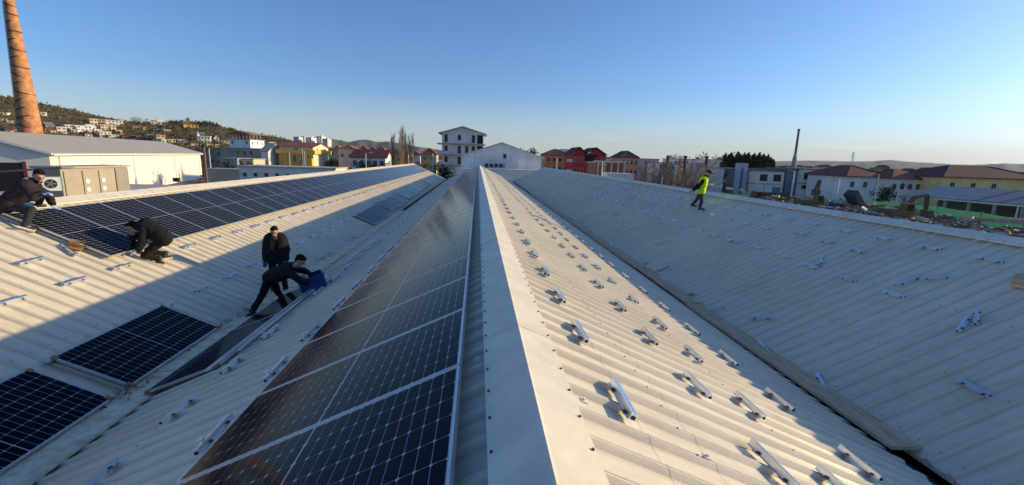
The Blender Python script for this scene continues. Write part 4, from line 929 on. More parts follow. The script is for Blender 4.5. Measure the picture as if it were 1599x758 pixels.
# ------------------------------------------------------------------ middle distance, right of the ridge
house('orange house with a brown hip roof right of the gabled hall', 852, 889, 243, 150, 12, (.66, .30, .12), 'hip', 2.0, R_BRN, rows=2, cols=4, side=0, storey=3)
house('grey white house behind the orange and the crimson houses', 878, 900, 238, 230, 12, (.45, .46, .48), 'gable_x', 1.5, R_GRY, rows=2, cols=3, group=G1)
def red_extra(root, x0, x1, dp, h):
    wd = x1 - x0
    for u0, u1 in ((-.02, .42), (.40, .98)):
        xm = x0 + wd * (u0 + u1) / 2
        MB().prism([(x0 + wd * u0, h + .18), (xm, h + 2.0), (x0 + wd * u1, h + .18), (x0 + wd * u1, h + .36), (xm, h + 2.2), (x0 + wd * u0, h + .36)], -.7, dp + .5).build('gable_roof', tilemat((.035, .03, .03)), root)
        MB().prism([(x0 + wd * max(u0, 0) + .4, h + .222), (xm, h + 1.7), (x0 + wd * u1 - .4, h + .222)], .0, .25).build('gable', wallmat(RED), root)
    MB().box(x0 + wd * .36, x0 + wd * .74, -.03, .02, h - 1.9, h - .05).build('dark_loggia', mat('opening_dark', (.015, .013, .012)), root)
    for i in (0, 1): MB().box(x0 - 1.2, x0 + .1, -.5, 2.4, h - 2.3 - 3.0 * i, h - 1.4 - 3.0 * i).build('balcony', wallmat((.5, .47, .45)), root)
house('crimson red house with twin dark gables', 894, 948, 242, 130, 11, RED, 'flat', .2, (.2, .03, .03), rows=2, cols=5, storey=3.1, extra=red_extra)
house('white house between the crimson house and the orange villa', 956, 970, 246, 200, 10, (.55, .55, .56), 'flat', .2, GREY, rows=2, cols=2, group=G1)
house('orange villa with a dark brown hip roof and balconies', 970, 998, 247, 140, 11, (.66, .34, .15), 'hip', 2.1, (.08, .04, .035), rows=2, cols=4, storey=3)
def frame_extra(root, x0, x1, dp, h):
    wd = x1 - x0
    for i in range(5): MB().box(x0 + (wd - .3) * i / 4, x0 + (wd - .3) * i / 4 + .3, -1.6, -1.3, -1, h + .2).build('post', wallmat((.5, .47, .43)), root)
    MB().box(x0 - 1, x1 + 1, -1.7, -1.2, h + .24, h + .5).build('beam', wallmat((.58, .55, .5)), root)
    MB().box(x0 + wd * .45, x1 + 1.5, -1.75, -1.25, h - 3.0, h - 2.75).build('beam', wallmat((.58, .55, .5)), root)
house('half built brown brick structure with pale beams beside the crimson house', 931, 975, 255, 105, 8, BRICK, 'flat', .2, (.4, .37, .33), rows=0, extra=frame_extra)
house('low white yard wall building below the brick structure', 948, 991, 273, 84, 4, (.60, .58, .55), 'flat', .2, (.6, .58, .55), rows=0, over=.05)
for i, (a, b, t_, d_, c, lb) in enumerate([(1006, 1030, 249, 170, (.62, .48, .36), 'tan flat roofed block behind the bare thicket'), (1029, 1055, 255, 150, (.82, .80, .80), 'leftmost white block behind the bare thicket'), (1052, 1078, 249, 165, (.80, .77, .75), 'middle white block behind the bare thicket with a tank on the roof'), (1077, 1104, 256, 150, (.82, .80, .80), 'right white block behind the bare thicket'), (1098, 1131, 250, 175, (.66, .63, .60), 'long grey block behind the man in the yellow vest')]):
    house(lb, a, b, t_, d_, 10, c, 'flat', .2, (.42, .37, .32), rows=3, cols=4, storey=2.8, group='white blocks behind the thicket')
house('plain white shed with a dark gap just right of the man in the vest', 1109, 1132, 265, 118, 8, (.84, .83, .82), 'flat', .2, (.55, .55, .55), rows=0, over=.05)
M_stack = wallmat((.08, .07, .07))
for px, t_, b_, lb in ((1043.5, 243, 262, 'first dark chimney pipe from the left above the white blocks'), (1070.5, 243.5, 262, 'middle dark chimney pipe above the white blocks'), (1104, 244, 262, 'dark chimney pipe above the blocks just left of the vest wearer')):
    p = P(px, t_, 148); st_ = empty('chimney_pipe', (p.x, p.y, 0), lb, 'chimney', 'dark chimney pipes'); MB().cyl((0, 0, 0), (0, 0, p.z - .5), .55, .48, n=12).build('pipe', M_stack, st_); MB().cyl((0, 0, p.z - .5), (0, 0, p.z), .7, .62, n=12).build('cowl', M_stack, st_)
# factory on the right
def fac_extra(root, x0, x1, dp, h):
    wd = x1 - x0
    MB().box(x0 - .1, x1 + .1, -.12, dp, h * .52, h * .56).build('string_course', wallmat((.45, .43, .38)), root)
    for u in (.33, .66): MB().box(x0 + wd * u - .05, x0 + wd * u + .05, -.06, .02, .2, h * .51).build('downpipe', M_gutter, root)
FC = (.84, .78, .63)
def shutter(root, x0, x1, dp, h): fac_extra(root, x0, x1, dp, h); MB().box(x0 + (x1 - x0) * .62, x0 + (x1 - x0) * .92, -.05, .02, .0, 3.0).build('roller_door', wallmat((.22, .24, .27)), root)
def strip(root, x0, x1, dp, h):
    fac_extra(root, x0, x1, dp, h)
    for k in range(3): win(root, x0 + (x1 - x0) * (.03 + .29 * k), x0 + (x1 - x0) * (.03 + .29 * k + .25), h * .36, h * .48, 'y-', 0.0, M_wdark)
house('cream two storey factory wing with two square windows behind the red truck', 1183, 1228, 268, 112, 14, FC, 'flat', .2, (.10, .10, .11), rows=1, cols=2, storey=3.4, extra=shutter, wsize=(2.2, 2.0), wframe=M_wdark)
def grey_extra(root, x0, x1, dp, h): MB().box(x0 + .3, x1 - .3, -.05, .02, .1, h * .55).build('steel_gate', wallmat((.17, .20, .25)), root)
house('grey blue link building between the two cream factory wings', 1228.5, 1252, 266, 113, 14, (.20, .22, .26), 'flat', .2, (.12, .12, .13), rows=0, extra=grey_extra)
house('cream factory wing with strip windows right of the grey link', 1252.5, 1340, 266, 112, 14, FC, 'flat', .2, (.20, .18, .16), rows=1, cols=4, storey=3.4, extra=strip, wsize=(2.0, 1.9), wframe=M_wdark)
def duct(root, x0, x1, dp, h):
    for u in (.02, .30): MB().box(x0 + (x1 - x0) * u, x0 + (x1 - x0) * u + 1.1, -1.4, -.3, 0, h + 1.6).build('air_duct', mat('duct_metal', (.42, .46, .54), rough=.45), root)
house('dark grey metal shed with two tall pale ducts left of the cream factory', 1146, 1183, 265, 116, 14, (.17, .18, .19), 'flat', .2, (.20, .20, .22), rows=0, extra=duct)
house('white house with a wide red tiled hip roof behind the green netting', 1322, 1388, 277, 100, 12, (.86, .82, .76), 'hip', 2.4, (.20, .065, .045), rows=1, cols=3, storey=3.6, over=.7)
house('lower white house wing with a red tiled roof continuing to the right', 1392, 1472, 281, 98, 9, (.82, .77, .70), 'hip', 1.9, (.22, .075, .05), rows=1, cols=6, storey=3.4, over=.6)
p = P(1379, 262, 118); b = MB(); ellip(b, (0, 0, 0), (0, 1, 0), (0, 0, 1), 1.75, 1.75, .75); wt = empty('water_tank', (p.x, p.y, p.z), 'rounded dark water tank standing above the red tiled roof', 'tank'); b.build('tank_shell', mat('rusty_tank', (.11, .085, .06), rough=.8, var=.3), wt, smooth=True)
for sx in (-1, 1):
    for sy in (-1, 1): MB().cyl((sx * 1.1, sy * 1.1, -p.z), (sx * 1.1, sy * 1.1, -.4), .12, n=6).build('leg', M_gutter, wt)
house('pale yellow house with a brown hip roof at the right edge', 1482, 1640, 280, 92, 13, (.78, .62, .25), 'hip', 2.4, R_DRED, rows=1, cols=5, storey=3.4, over=.7, rz=-.12)
# open shed with corrugated roof in front of the yellow house
a, b_ = P(1408, 322, 86), P(1640, 352, 66); sd = empty('open_shed', (a.x, a.y, 0), 'long open shed with a grey corrugated roof below the pale yellow house', 'shed', rz=math.atan2((b_ - a).y, (b_ - a).x)); Ls = math.hypot((b_ - a).x, (b_ - a).y); zf = 3.1
for k in range(7): MB().box(Ls * k / 6 - .2, Ls * k / 6 + .2, 0, .35, 0, zf).build('post', M_concrete, sd); MB().box(Ls * k / 6 - .1, Ls * k / 6 + .1, 0.36, 9, zf + .1, zf + .3).build('rafter', M_gutter, sd)
M_corr = mat('grey_corrugated', (.22, .235, .26), rough=.6, var=.25, scale=.6)
nsh = int(Ls / 1.1)
for k in range(nsh):
    q0, q1 = k * Ls / nsh, (k + 1) * Ls / nsh - .02; b = MB(); dz = random.uniform(0, .05); b.add([(q0, -.5, zf + .35 + dz), (q1, -.5, zf + .35 + dz), (q1, 9.5, zf + 2.2 + dz), (q0, 9.5, zf + 2.2 + dz), (q0, -.5, zf + .42 + dz), (q1, -.5, zf + .42 + dz), (q1, 9.5, zf + 2.27 + dz), (q0, 9.5, zf + 2.27 + dz)], [(0, 3, 2, 1), (4, 5, 6, 7), (0, 1, 5, 4), (1, 2, 6, 5), (2, 3, 7, 6), (3, 0, 4, 7)])
    b.build('roof_sheet', mat('grey_corrugated_dark', (.11, .115, .125), rough=.7) if k > nsh * .45 and k % 3 == 1 else M_corr, sd)
MB().box(0, Ls, 8.8, 9.0, 0, zf + 2.0).build('back_wall', wallmat((.2, .18, .16)), sd)
MB().box(-.2, Ls, -.52, -.38, zf + .05, zf + .33).build('front_beam', M_steel, sd)
# green debris netting along the yard
M_net = mat('green_netting', (.22, .46, .31), rough=.8, var=.2, scale=.8, bump=.3, bscale=3)
_n = M_net.node_tree.nodes; _l = M_net.node_tree.links; _tr = _n.new('ShaderNodeBsdfTranslucent'); _tr.inputs[0].default_value = (.22, .46, .31, 1); _ms = _n.new('ShaderNodeMixShader'); _ms.inputs[0].default_value = .55
_l.new(_n['Principled BSDF'].outputs[0], _ms.inputs[1]); _l.new(_tr.outputs[0], _ms.inputs[2]); _l.new(_ms.outputs[0], _n['Material Output'].inputs[0])
NET = [(1060, 104), (1130, 97), (1180, 92), (1290, 84), (1340, 80), (1407, 74), (1470, 68), (1540, 61), (1610, 55), (1700, 47)]
def net_xy(px, d): q = P(px, 300, d); return Vector((q.x, q.y, 0))
gw = [net_xy(*q) for q in NET]
nf = empty('netting_fence', gw[0], 'bright green debris netting strung along the rubble yard', 'fence')
for i, (a, b_) in enumerate(zip(gw, gw[1:])):
    a, b_ = a - gw[0], b_ - gw[0]; h0, h1 = [2.2, 2.2, 2.2, 2.4, 2.75, 2.9, 2.85, 2.75, 2.7, 2.6][i:i + 2]
    n_ = 8; vs = []; f_ = []; dr = (b_ - a).normalized(); pr = Vector((-dr.y, dr.x, 0))
    for k in range(n_ + 1):
        c = a.lerp(b_, k / n_); off = pr * .10 * math.sin(k * 2.4 + i); hh = h0 + (h1 - h0) * k / n_ - .12 * math.sin(math.pi * k / n_)
        for z, q in ((0, -.03), (hh * .5, 0), (hh, -.01)):
            for t_ in (0, .02): vs.append(c + off * (1 if z else .4) + pr * (q + t_) + Vector((0, 0, z)))
    for k in range(n_):
        for j in range(2):
            for t_ in (0, 1):
                A_, B_, C_, D_ = k * 6 + j * 2 + t_, (k + 1) * 6 + j * 2 + t_, (k + 1) * 6 + j * 2 + 2 + t_, k * 6 + j * 2 + 2 + t_; f_.append((A_, B_, C_, D_) if t_ else (D_, C_, B_, A_))
    MB().add(vs, f_).build('net_panel', M_net, nf, smooth=True); MB().cyl(a + pr * .06, a + pr * .06 + Vector((0, 0, h0 + .25)), .05, n=6).build('post', M_gutter, nf)

# ------------------------------------------------------------------ hillside houses
FWD = BAS @ Vector((0, 0, 1)); GH = 'small houses climbing the hillside'
hill_houses = [
 (0, 4, 175.5, 179, CREAM, 'flat', GREY, 'cream house cut by the left edge behind the chimney, upper'), (5, 10.5, 176, 179.5, WHITE, 'flat', GREY, 'white house left of the chimney, high on the hill'),
 (64, 70, 175.5, 181, CREAM, 'flat', GREY, 'cream house peeping out right beside the chimney'), (10, 17, 203.5, 208.5, (.55, .42, .36), 'hip', R_BRN, 'pinkish house low to the left of the chimney'), (18, 25, 203, 208.5, CREAM, 'hip', R_BRN, 'cream house next to the pinkish one left of the chimney'), (0, 8, 185, 189, (.5, .42, .3), 'hip', R_BRN, 'brown roofed house at the left edge, midway up'), (12, 19, 189, 192, CREAM, 'flat', GREY, 'low cream house left of the chimney, midway'),
 (72, 84, 203, 207, CREAM, 'hip', R_RED, 'cream house with a wide red roof just right of the chimney'), (73, 82, 196, 199, (.5, .5, .5), 'gable_x', R_GRY, 'grey roofed shed above the wide red roof'), (90, 101, 199, 209, (.62, .55, .50), 'flat', WHITE, 'cream two storey house right of the wide red roof'), (106, 137, 196.5, 205, (.66, .58, .62), 'flat', WHITE, 'long white two storey house on the lower slope'), (112, 120, 203, 207.5, WHITE, 'flat', WHITE, 'small white annex below the long white house'),
 (139, 148, 199.5, 203.5, WHITE, 'gable_x', WHITE, 'white gabled roof right of the long white house'), (141, 150, 186, 196, CREAM, 'flat', CREAM, 'cream cube house near the crest, left of the long pale one'), (154, 163, 187, 195, PINK, 'flat', CREAM, 'pale pink house near the crest'), (165, 187, 188, 197, (.66, .58, .60), 'flat', (.3, .3, .3), 'long pale two storey house near the crest'), (186, 190, 188, 197, WHITE, 'flat', WHITE, 'white stair tower at the end of the long pale house'),
 (158, 169, 195.5, 203, CREAM, 'flat', CREAM, 'cream house below the long pale house, left'), (169, 179, 196.5, 205, (.62, .52, .32), 'flat', CREAM, 'yellowish house below the long pale house, right'), (149, 157, 203, 210, WHITE, 'flat', WHITE, 'white cube house midway down the slope'), (157, 171, 206, 216, (.66, .60, .46), 'flat', CREAM, 'large cream house midway down the slope'), (171, 183, 211, 218, (.64, .58, .44), 'flat', CREAM, 'cream house with a flat roof just above the warehouse ridge'), (134, 142, 210, 215, CREAM, 'hip', R_BRN, 'cream house with a brown roof above the warehouse ridge'), (182, 189, 204, 209, (.55, .44, .22), 'flat', CREAM, 'mustard house right of the large cream house'),
 (193, 213, 214, 220, (.28, .06, .04), 'flat', (.3, .07, .05), 'dark red house low above the warehouse ridge'), (213, 219, 213, 220, BRICK, 'flat', BRICK, 'brick house beside the dark red one'), (219, 223, 213, 218, WHITE, 'flat', WHITE, 'narrow white house beside the brick one'), (208, 223, 198, 204, (.52, .28, .13), 'flat', ORNG, 'orange two storey house midway on the slope'), (224, 231, 199.5, 204.5, (.48, .22, .09), 'flat', ORNG, 'small orange house right of the larger orange one'), (236, 246, 188, 195, (.66, .60, .48), 'hip', CREAM, 'cream villa on the skyline, left part'), (246, 257, 190, 196, (.66, .60, .48), 'hip', WHITE, 'cream villa on the skyline, right part'),
 (231, 243, 210, 219, PINK, 'flat', R_BRN, 'pink house low on the slope, left of a pair'), (245, 256, 210.5, 221, PINK, 'flat', R_BRN, 'pink house low on the slope, right of a pair'), (241, 252, 203, 206, (.45, .42, .38), 'flat', GREY, 'grey ruin above the pink pair, left'), (256, 265, 203, 207.5, (.5, .47, .42), 'flat', GREY, 'grey ruin above the pink pair, right'), (253, 262, 218.5, 224, (.62, .56, .36), 'flat', CREAM, 'low cream house at the far end of the warehouse ridge'), (264, 273, 218, 223, CREAM, 'flat', CREAM, 'cream house just past the warehouse ridge'), (279, 291, 219, 223.5, WHITE, 'flat', WHITE, 'white house left of the minaret'),
 (288, 307, 194.5, 200, YELL, 'gable_x', (.36, .085, .03), 'yellow house with an orange red roof on the crest among dark trees'), (299, 312, 224, 230, CREAM, 'hip', R_BRN, 'cream house below the minaret'), (310, 326, 213, 225, (.62, .62, .60), 'flat', WHITE, 'white mosque building beside the minaret'), (313, 319, 208, 210.5, WHITE, 'flat', WHITE, 'small white house above the mosque'), (324, 340, 226, 231, (.52, .44, .28), 'flat', CREAM, 'low tan house right of the mosque'), (335, 341, 216, 221, WHITE, 'gable_y', WHITE, 'small white gabled house between the mosque and the big white house'), (346, 356, 219, 228, PINK, 'flat', R_BRN, 'pinkish house left of the big white unfinished house'), (420, 430, 222, 232, CREAM, 'flat', R_RED, 'cream house between the white gable and the yellow house'), (422, 428, 228, 235, WHITE, 'flat', GREY, 'white cube house below the cream one beside the yellow house')]
for a, b, t_, bs, c, rf, rc, lb in hill_houses:
    q = on_terrain((a + b) / 2, bs); dpt = min((q - CAM).dot(FWD), 640); z0 = P((a + b) / 2, bs, dpt).z
    wpx = b - a
    house(lb, a, b, t_, dpt, 8 if wpx < 15 else 10, c, rf, 1.8 if rf != 'flat' else .2, rc, rows=2 if bs - t_ > 6 else 1, cols=max(1, int(wpx / 4)), z0=z0, rz=random.uniform(.45, .95), side=1 if wpx > 8 else 0, group=GH, wsize=(1.3, 1.5), over=.4)
q = on_terrain(308.5, 222); dpt = (q - CAM).dot(FWD); tp = P(308.3, 206, dpt); mn = empty('minaret', (tp.x, tp.y, q.z - 1), 'slender white minaret with a pointed top on the hillside', 'minaret'); hh = tp.z - q.z + 1
MB().cyl((0, 0, 0), (0, 0, hh * .78), 1.0, .8, n=12).build('shaft', wallmat(WHITE), mn); MB().cyl((0, 0, hh * .55), (0, 0, hh * .58), 1.35, 1.35, n=12).build('gallery', wallmat(WHITE), mn); MB().cyl((0, 0, hh * .78), (0, 0, hh), .95, .05, n=12).build('spire', wallmat((.45, .46, .48)), mn)

# ------------------------------------------------------------------ vegetation
def leafmat(name, c, c2): return two_tone(name, c, c2, 0.9, rough=.8, bump=0)
M_leafD = leafmat('dark_foliage', (.012, .022, .010), (.035, .05, .02)); M_leafO = leafmat('olive_foliage', (.075, .062, .030), (.15, .115, .060)); M_leafB = leafmat('brown_twigs', (.22, .16, .105), (.34, .26, .18)); M_bark = mat('bark', (.12, .095, .07), rough=.95, var=.3); M_pale_bark = mat('pale_bark', (.38, .30, .21), rough=.95, var=.25)
def leaf_mesh(kind, n, seed, material):
    rnd = random.Random(seed); mb = MB()
    if kind == 'cone': cl = [(rnd.uniform(-1, 1), rnd.uniform(-1, 1), z) for z in [rnd.random() for _ in range(110)]]
    else: cl = [(rnd.gauss(0, .40), rnd.gauss(0, .40), rnd.gauss(0, .34)) for _ in range(30)]
    for i in range(n):
        cx_, cy_, cz_ = cl[i % len(cl)]
        if kind == 'cone': r_ = (1 - cz_) * .26 + .006; c = Vector((cx_ * r_ + rnd.gauss(0, .02) * (1.3 - cz_), cy_ * r_ + rnd.gauss(0, .02) * (1.3 - cz_), .06 + .94 * cz_ + rnd.gauss(0, .02))); s = rnd.uniform(.018, .05) * (1.25 - .7 * cz_)
        else: c = Vector((cx_ + rnd.gauss(0, .17), cy_ + rnd.gauss(0, .17), cz_ + rnd.gauss(0, .15))); s = rnd.uniform(.05, .10)
        u = Vector((rnd.gauss(0, 1), rnd.gauss(0, 1), rnd.gauss(0, .7))).normalized(); v = u.orthogonal().normalized()
        mb.add([c + u * s, c + v * s * .6, c - u * s, c - v * s * .6], [(0, 1, 2, 3)])
    return mb.mesh('crown', material)
def bare_mesh(seed, spread, material, n=30):
    rnd = random.Random(seed); mb = MB()
    for i in range(n):
        z = .12 + .80 * (i / n) + rnd.uniform(-.02, .02); a = rnd.uniform(0, 6.283); L = (1 - z) * .40 + .07; o = Vector((math.cos(a), math.sin(a), 0)); p0 = Vector((0, 0, z)); p1 = p0 + o * spread * L * .6 + Vector((0, 0, L * .55)); p2 = p1 + o * spread * L * .25 + Vector((rnd.gauss(0, .01), rnd.gauss(0, .01), L * .5))
        mb.cyl(p0, p1, .006, .004, n=3, caps=False); mb.cyl(p1, p2, .004, .001, n=3, caps=False)
        for k in range(3):
            q = p0.lerp(p1, .4 + .25 * k); mb.cyl(q, q + Vector((rnd.gauss(0, .03), rnd.gauss(0, .03), .05 + rnd.random() * .08)), .0025, .001, n=3, caps=False)
    return mb.mesh('crown', material)
CONE = [leaf_mesh('cone', 1500, i, M_leafD) for i in range(3)]; BUSH = [leaf_mesh('ball', 950, i, M_leafD) for i in (5, 6)]; OBUSH = [leaf_mesh('ball', 950, i, M_leafO) for i in (7, 8)]
BARE = [bare_mesh(i, .30, M_leafB) for i in range(3)]; BAREW = [bare_mesh(i, 1.5, M_leafB, 50) for i in (5, 6)]
TRUNK = MB().cyl((0, 0, 0), (0, 0, .55), .016, .010, n=7).cyl((0, 0, .55), (0, 0, .97), .010, .002, n=6).mesh('trunk', M_pale_bark); TRUNKD = MB().cyl((0, 0, 0), (0, 0, .9), .03, .008, n=7).mesh('trunk', M_bark)
def tree(name, label, px, ptop, depth, me, trunk, z0=0.0, group=None, wide=1.0, ball=False, cat='tree'):
    p = P(px, ptop, depth); h = p.z - z0; root = empty(name, (p.x, p.y, z0), label, cat, group, rz=random.uniform(0, 6))
    inst('trunk', trunk, root, scale=(h, h, h * (.75 if ball else 1.0)))
    if ball: inst('crown', me, root, (0, 0, h * .62), scale=(h * .42 * wide, h * .42 * wide, h * .42))
    else: inst('crown', me, root, scale=(h * wide, h * wide, h))
    return root
for px, t_, d_, lb in ((612, 212, 122, 'left bare poplar behind the far end of the left roof'), (615, 208, 120, 'left inner bare poplar behind the far end of the left roof'), (625, 204, 118, 'bare poplar just left of the tallest one'), (628.5, 196, 120, 'tallest bare poplar with a feathery pale crown'), (632, 206, 121, 'bare poplar just right of the tallest one'), (639, 212, 122, 'bare poplar second from the right'), (644, 209, 120, 'rightmost bare poplar beside the apartment block')):
    tree('poplar_tree', lb, px, t_, d_, random.choice(BARE), TRUNK, group='bare poplars', wide=.8)
for i in range(17):
    px = 1003 + i * 6.6 + random.uniform(-1.2, 1.2); tree('bare_tree', 'thin bare tree, %s from the left of the brown thicket before the white blocks' % ('first' if i == 0 else nth(i)), px, random.uniform(247, 262), random.uniform(98, 125), random.choice(BARE if i % 2 else BAREW), TRUNK, group='bare thicket', wide=random.uniform(.9, 1.5))
for i in range(19):
    px = 1133 + i * 4.2 + random.uniform(-1.2, 1.2); tree('conifer_tree', 'dark conifer, %s from the left of the evergreen clump above the metal shed' % ('first' if i == 0 else nth(i)), px, [241, 243, 240, 244, 242, 239, 243, 241, 242, 240, 244, 241, 243, 240, 242, 245, 243, 247, 250][i], random.uniform(138, 152), CONE[i % 3], TRUNKD, group='evergreen clump', wide=1.25)
for px, t_, d_, lb in ((1386, 291, 86, 'dark round evergreen before the white house with the red hip roof'), (571, 252, 104, 'left dark shrub before the dark red roofed house'), (584, 251, 104, 'right dark shrub before the dark red roofed house'), (516, 247, 166, 'left olive tree beside the yellow house'), (528, 246, 168, 'middle olive tree beside the yellow house'), (537, 248, 165, 'right olive tree beside the yellow house'), (662, 250, 140, 'green tree before the yellow two storey house'), (352, 253, 100, 'dark shrub left of the grey shed'), (385, 256, 98, 'dark shrub before the cream outbuilding'), (690, 256, 100, 'dark tree left of the gabled hall'), (823, 227.5, 240, 'small conifer above the right end of the gabled hall'), (1061, 243, 190, 'round dark tree above the left white block'), (1091, 244, 190, 'round dark tree above the right white block'), (1124, 244, 190, 'dark tree left of the evergreen clump')):
    nm = 'shrub' if 'shrub' in lb else 'tree'; tree(nm, lb, px, t_, d_, random.choice(BUSH if 'dark' in lb else OBUSH), TRUNKD, ball=True, wide=1.2 if nm == 'shrub' else 1.0, cat=nm)
for px, t_, bs, lb, me, bl, wd_ in ((206, 183, 192, 'left grey bare tree of the grove on the skyline', BAREW[0], False, 1.5), (212, 182, 192, 'second grey bare tree of the grove on the skyline', BAREW[1], False, 1.5), (218, 183, 192, 'third grey bare tree of the grove on the skyline', BAREW[0], False, 1.5), (226, 186, 193, 'right grey bare tree of the grove on the skyline', BAREW[1], False, 1.4), (266, 187, 195, 'dark tree left of the crest house', BUSH[0], True, 1.0), (275, 188, 196, 'second dark tree left of the crest house', BUSH[1], True, 1.1), (283, 187, 197, 'third dark tree left of the crest house', BUSH[0], True, 1.1), (293, 184, 193, 'tall dark tree behind the crest house', BUSH[1], True, 1.0), (312, 189, 200, 'dark tree right of the crest house', BUSH[0], True, 1.2), (320, 188, 200, 'second dark tree right of the crest house', BUSH[1], True, 1.2), (328, 189, 200, 'third dark tree right of the crest house', BUSH[0], True, 1.2), (338.5, 191.5, 199, 'pointed conifer alone on the crest', CONE[0], False, 1.9), (62, 160, 168, 'dark tree on the crest beside the chimney', BUSH[1], True, 1.2), (362, 199.5, 206, 'dark tree on the crest above the big white house', BUSH[0], True, 1.6), (410, 209, 217, 'brown tree on the crest right of the big white house', OBUSH[0], True, 1.6)):
    q = on_terrain(px, bs); dpt = min((q - CAM).dot(FWD), 560); z0 = P(px, bs, dpt).z; tree('hill_tree' if bl else ('conifer_tree' if 'conifer' in lb else 'bare_tree'), lb, px, t_, dpt, me, TRUNKD, z0=z0, ball=bl, wide=wd_, group='trees on the crest')
rs = random.Random(3)
def scrub(name, label, n, place, material, size):
    mb = MB()
    for _ in range(n):
        q = place()
        if q is None: continue
        x, y_, z = q; s0 = rs.uniform(*size)
        for k in range(7):
            c = Vector((x + rs.gauss(0, s0 * .5), y_ + rs.gauss(0, s0 * .5), z + abs(rs.gauss(0, s0 * .4)))); u = Vector((rs.gauss(0, 1), rs.gauss(0, 1), rs.gauss(0, .8))).normalized(); v = u.orthogonal().normalized(); s = s0 * rs.uniform(.25, .5)
            mb.add([c + u * s, c + v * s * .7, c - u * s, c - v * s * .7], [(0, 1, 2, 3)])
    return tag(mb.build(name, material), label, kind='stuff')
def hp():
    az = rs.uniform(-1.0, HCREST[-1][0]); R = rs.uniform(HR0 + 10, HR1 + 15); x, y_ = CAM.x + R * math.sin(az), CAM.y + R * math.cos(az); z = hill_h(x, y_)
    if z < .6 or mnoise.noise((x * .015, y_ * .015, 9)) < rs.uniform(-.5, .25): return None
    return x, y_, z
scrub('hillside_scrub', 'olive and brown scrub covering the hillside', 8000, hp, M_leafO, (.9, 2.6))
scrub('hillside_bushes', 'dark bushes dotted over the hillside', 900, hp, M_leafD, (.8, 2.4))
def tp_():
    d_ = rs.uniform(85, 330); px = rs.choice([rs.uniform(300, 720), rs.uniform(845, 1130), rs.uniform(1130, 1620)]); q = P(px, 260, d_)
    return q.x, q.y, 0.0
scrub('garden_bushes', 'low brown and green garden growth between the town houses', 1500, tp_, M_leafO, (.6, 2.0))
def fp_():
    d_ = rs.uniform(350, 1500); px = rs.choice([rs.uniform(480, 760), rs.uniform(845, 1700), rs.uniform(1180, 1700)]); q = P(px, 260, d_)
    return q.x, q.y, 0.0
scrub('far_tree_belt', 'dark belts of distant trees on the plain', 2600, fp_, M_leafD, (2.0, 6.5))
mb = MB()
for _ in range(420):
    d_ = rs.uniform(380, 1500); px = rs.choice([rs.uniform(500, 760), rs.uniform(850, 1130), rs.uniform(1200, 1650)]); q = P(px, 260, d_); w_, h_ = rs.uniform(6, 16), rs.uniform(4, 9); mb.box(q.x - w_ / 2, q.x + w_ / 2, q.y, q.y + 9, 0, h_)
    mb.prism([(q.x - w_ / 2 - .4, h_ + .01), (q.x, h_ + 2.2), (q.x + w_ / 2 + .4, h_ + .01)], q.y - .4, q.y + 9.4, m=1)
tag(mb.build('far_houses', [wallmat((.55, .50, .43)), tilemat(R_BRN)]), 'scattered far roofs of the town on the plain', kind='stuff')

# ------------------------------------------------------------------ poles, stack, pylon
def pole(label, px, t_, d_, material, r=.11, arm=None, name='utility_pole', cat='pole', base=0.0):
    p = P(px, t_, d_); root = empty(name, (p.x, p.y, base), label, cat); MB().cyl((0, 0, -.5), (0, 0, p.z - base), r * 1.35, r, n=8).build('shaft', material, root)
    if arm == 'lamp': MB().bar((0, 0, p.z - base - .1), (arm_dx(px), 0, p.z - base + .1), .08, .07).build('arm', material, root); MB().box(arm_dx(px) - .35, arm_dx(px) + .25, -.12, .12, p.z - base + .05, p.z - base + .17).build('lamp_head', M_whitemetal, root)
    if arm == 'cross': MB().box(-.8, .8, -.06, .06, p.z - base - .5, p.z - base - .38).build('crossarm', material, root)
    return root
def arm_dx(px): return 1.1 if px < 800 else -1.1
M_wood = mat('pole_wood', (.20, .11, .06), rough=.9, var=.2); M_cpole = mat('concrete_pole', (.46, .44, .41), rough=.9, var=.12)
pole('brown wooden pole at the far end of the warehouse', 318, 229, 72, M_wood, .16)
pole('pale concrete pole just right of the brown wooden one', 326, 232, 80, M_cpole, .10)
for px, t_, lb in ((446, 245, 'short pale pole, first before the yellow house'), (451.5, 239, 'pale pole, second before the yellow house'), (471.5, 233, 'dark topped pole, third before the yellow house'), (475, 236.5, 'pale pole, fourth before the yellow house')): pole(lb, px, t_, 92, M_cpole, .10)
pole('white street lamp before the dark red roofed house', 571, 239, 96, M_whitemetal, .07, 'lamp', 'street_lamp', 'street lamp')
pole('thick concrete pole left of the apartment block', 675.5, 240, 96, M_cpole, .17, 'cross'); pole('slim concrete pole by the foot of the apartment block', 683.5, 257, 84, M_cpole, .09); pole('slim pole nearest the gabled hall', 708, 257, 84, M_cpole, .08)
pole('pale pole before the orange house right of the gabled hall', 870, 247, 95, M_cpole, .10); pole('white pole before the brick structure', 941, 253, 80, M_whitemetal, .10, 'cross')
pole('thin pole before the bare thicket', 1034.5, 273, 74, M_cpole, .07); pole('white pole before the grey link building', 1241, 267, 98, M_whitemetal, .12, 'lamp', 'street_lamp', 'street lamp'); pole('pale street lamp before the white house with the red hip roof', 1373, 272, 84, M_cpole, .09, 'lamp', 'street_lamp', 'street lamp'); pole('pale pole left of the open shed', 1403, 296, 80, M_cpole, .08); pole('white pole at the end of the left white hip roofed wing', 1311, 279, 92, M_whitemetal, .12); pole('slim pole at the right edge before the open shed', 1590, 322, 58, M_cpole, .08)
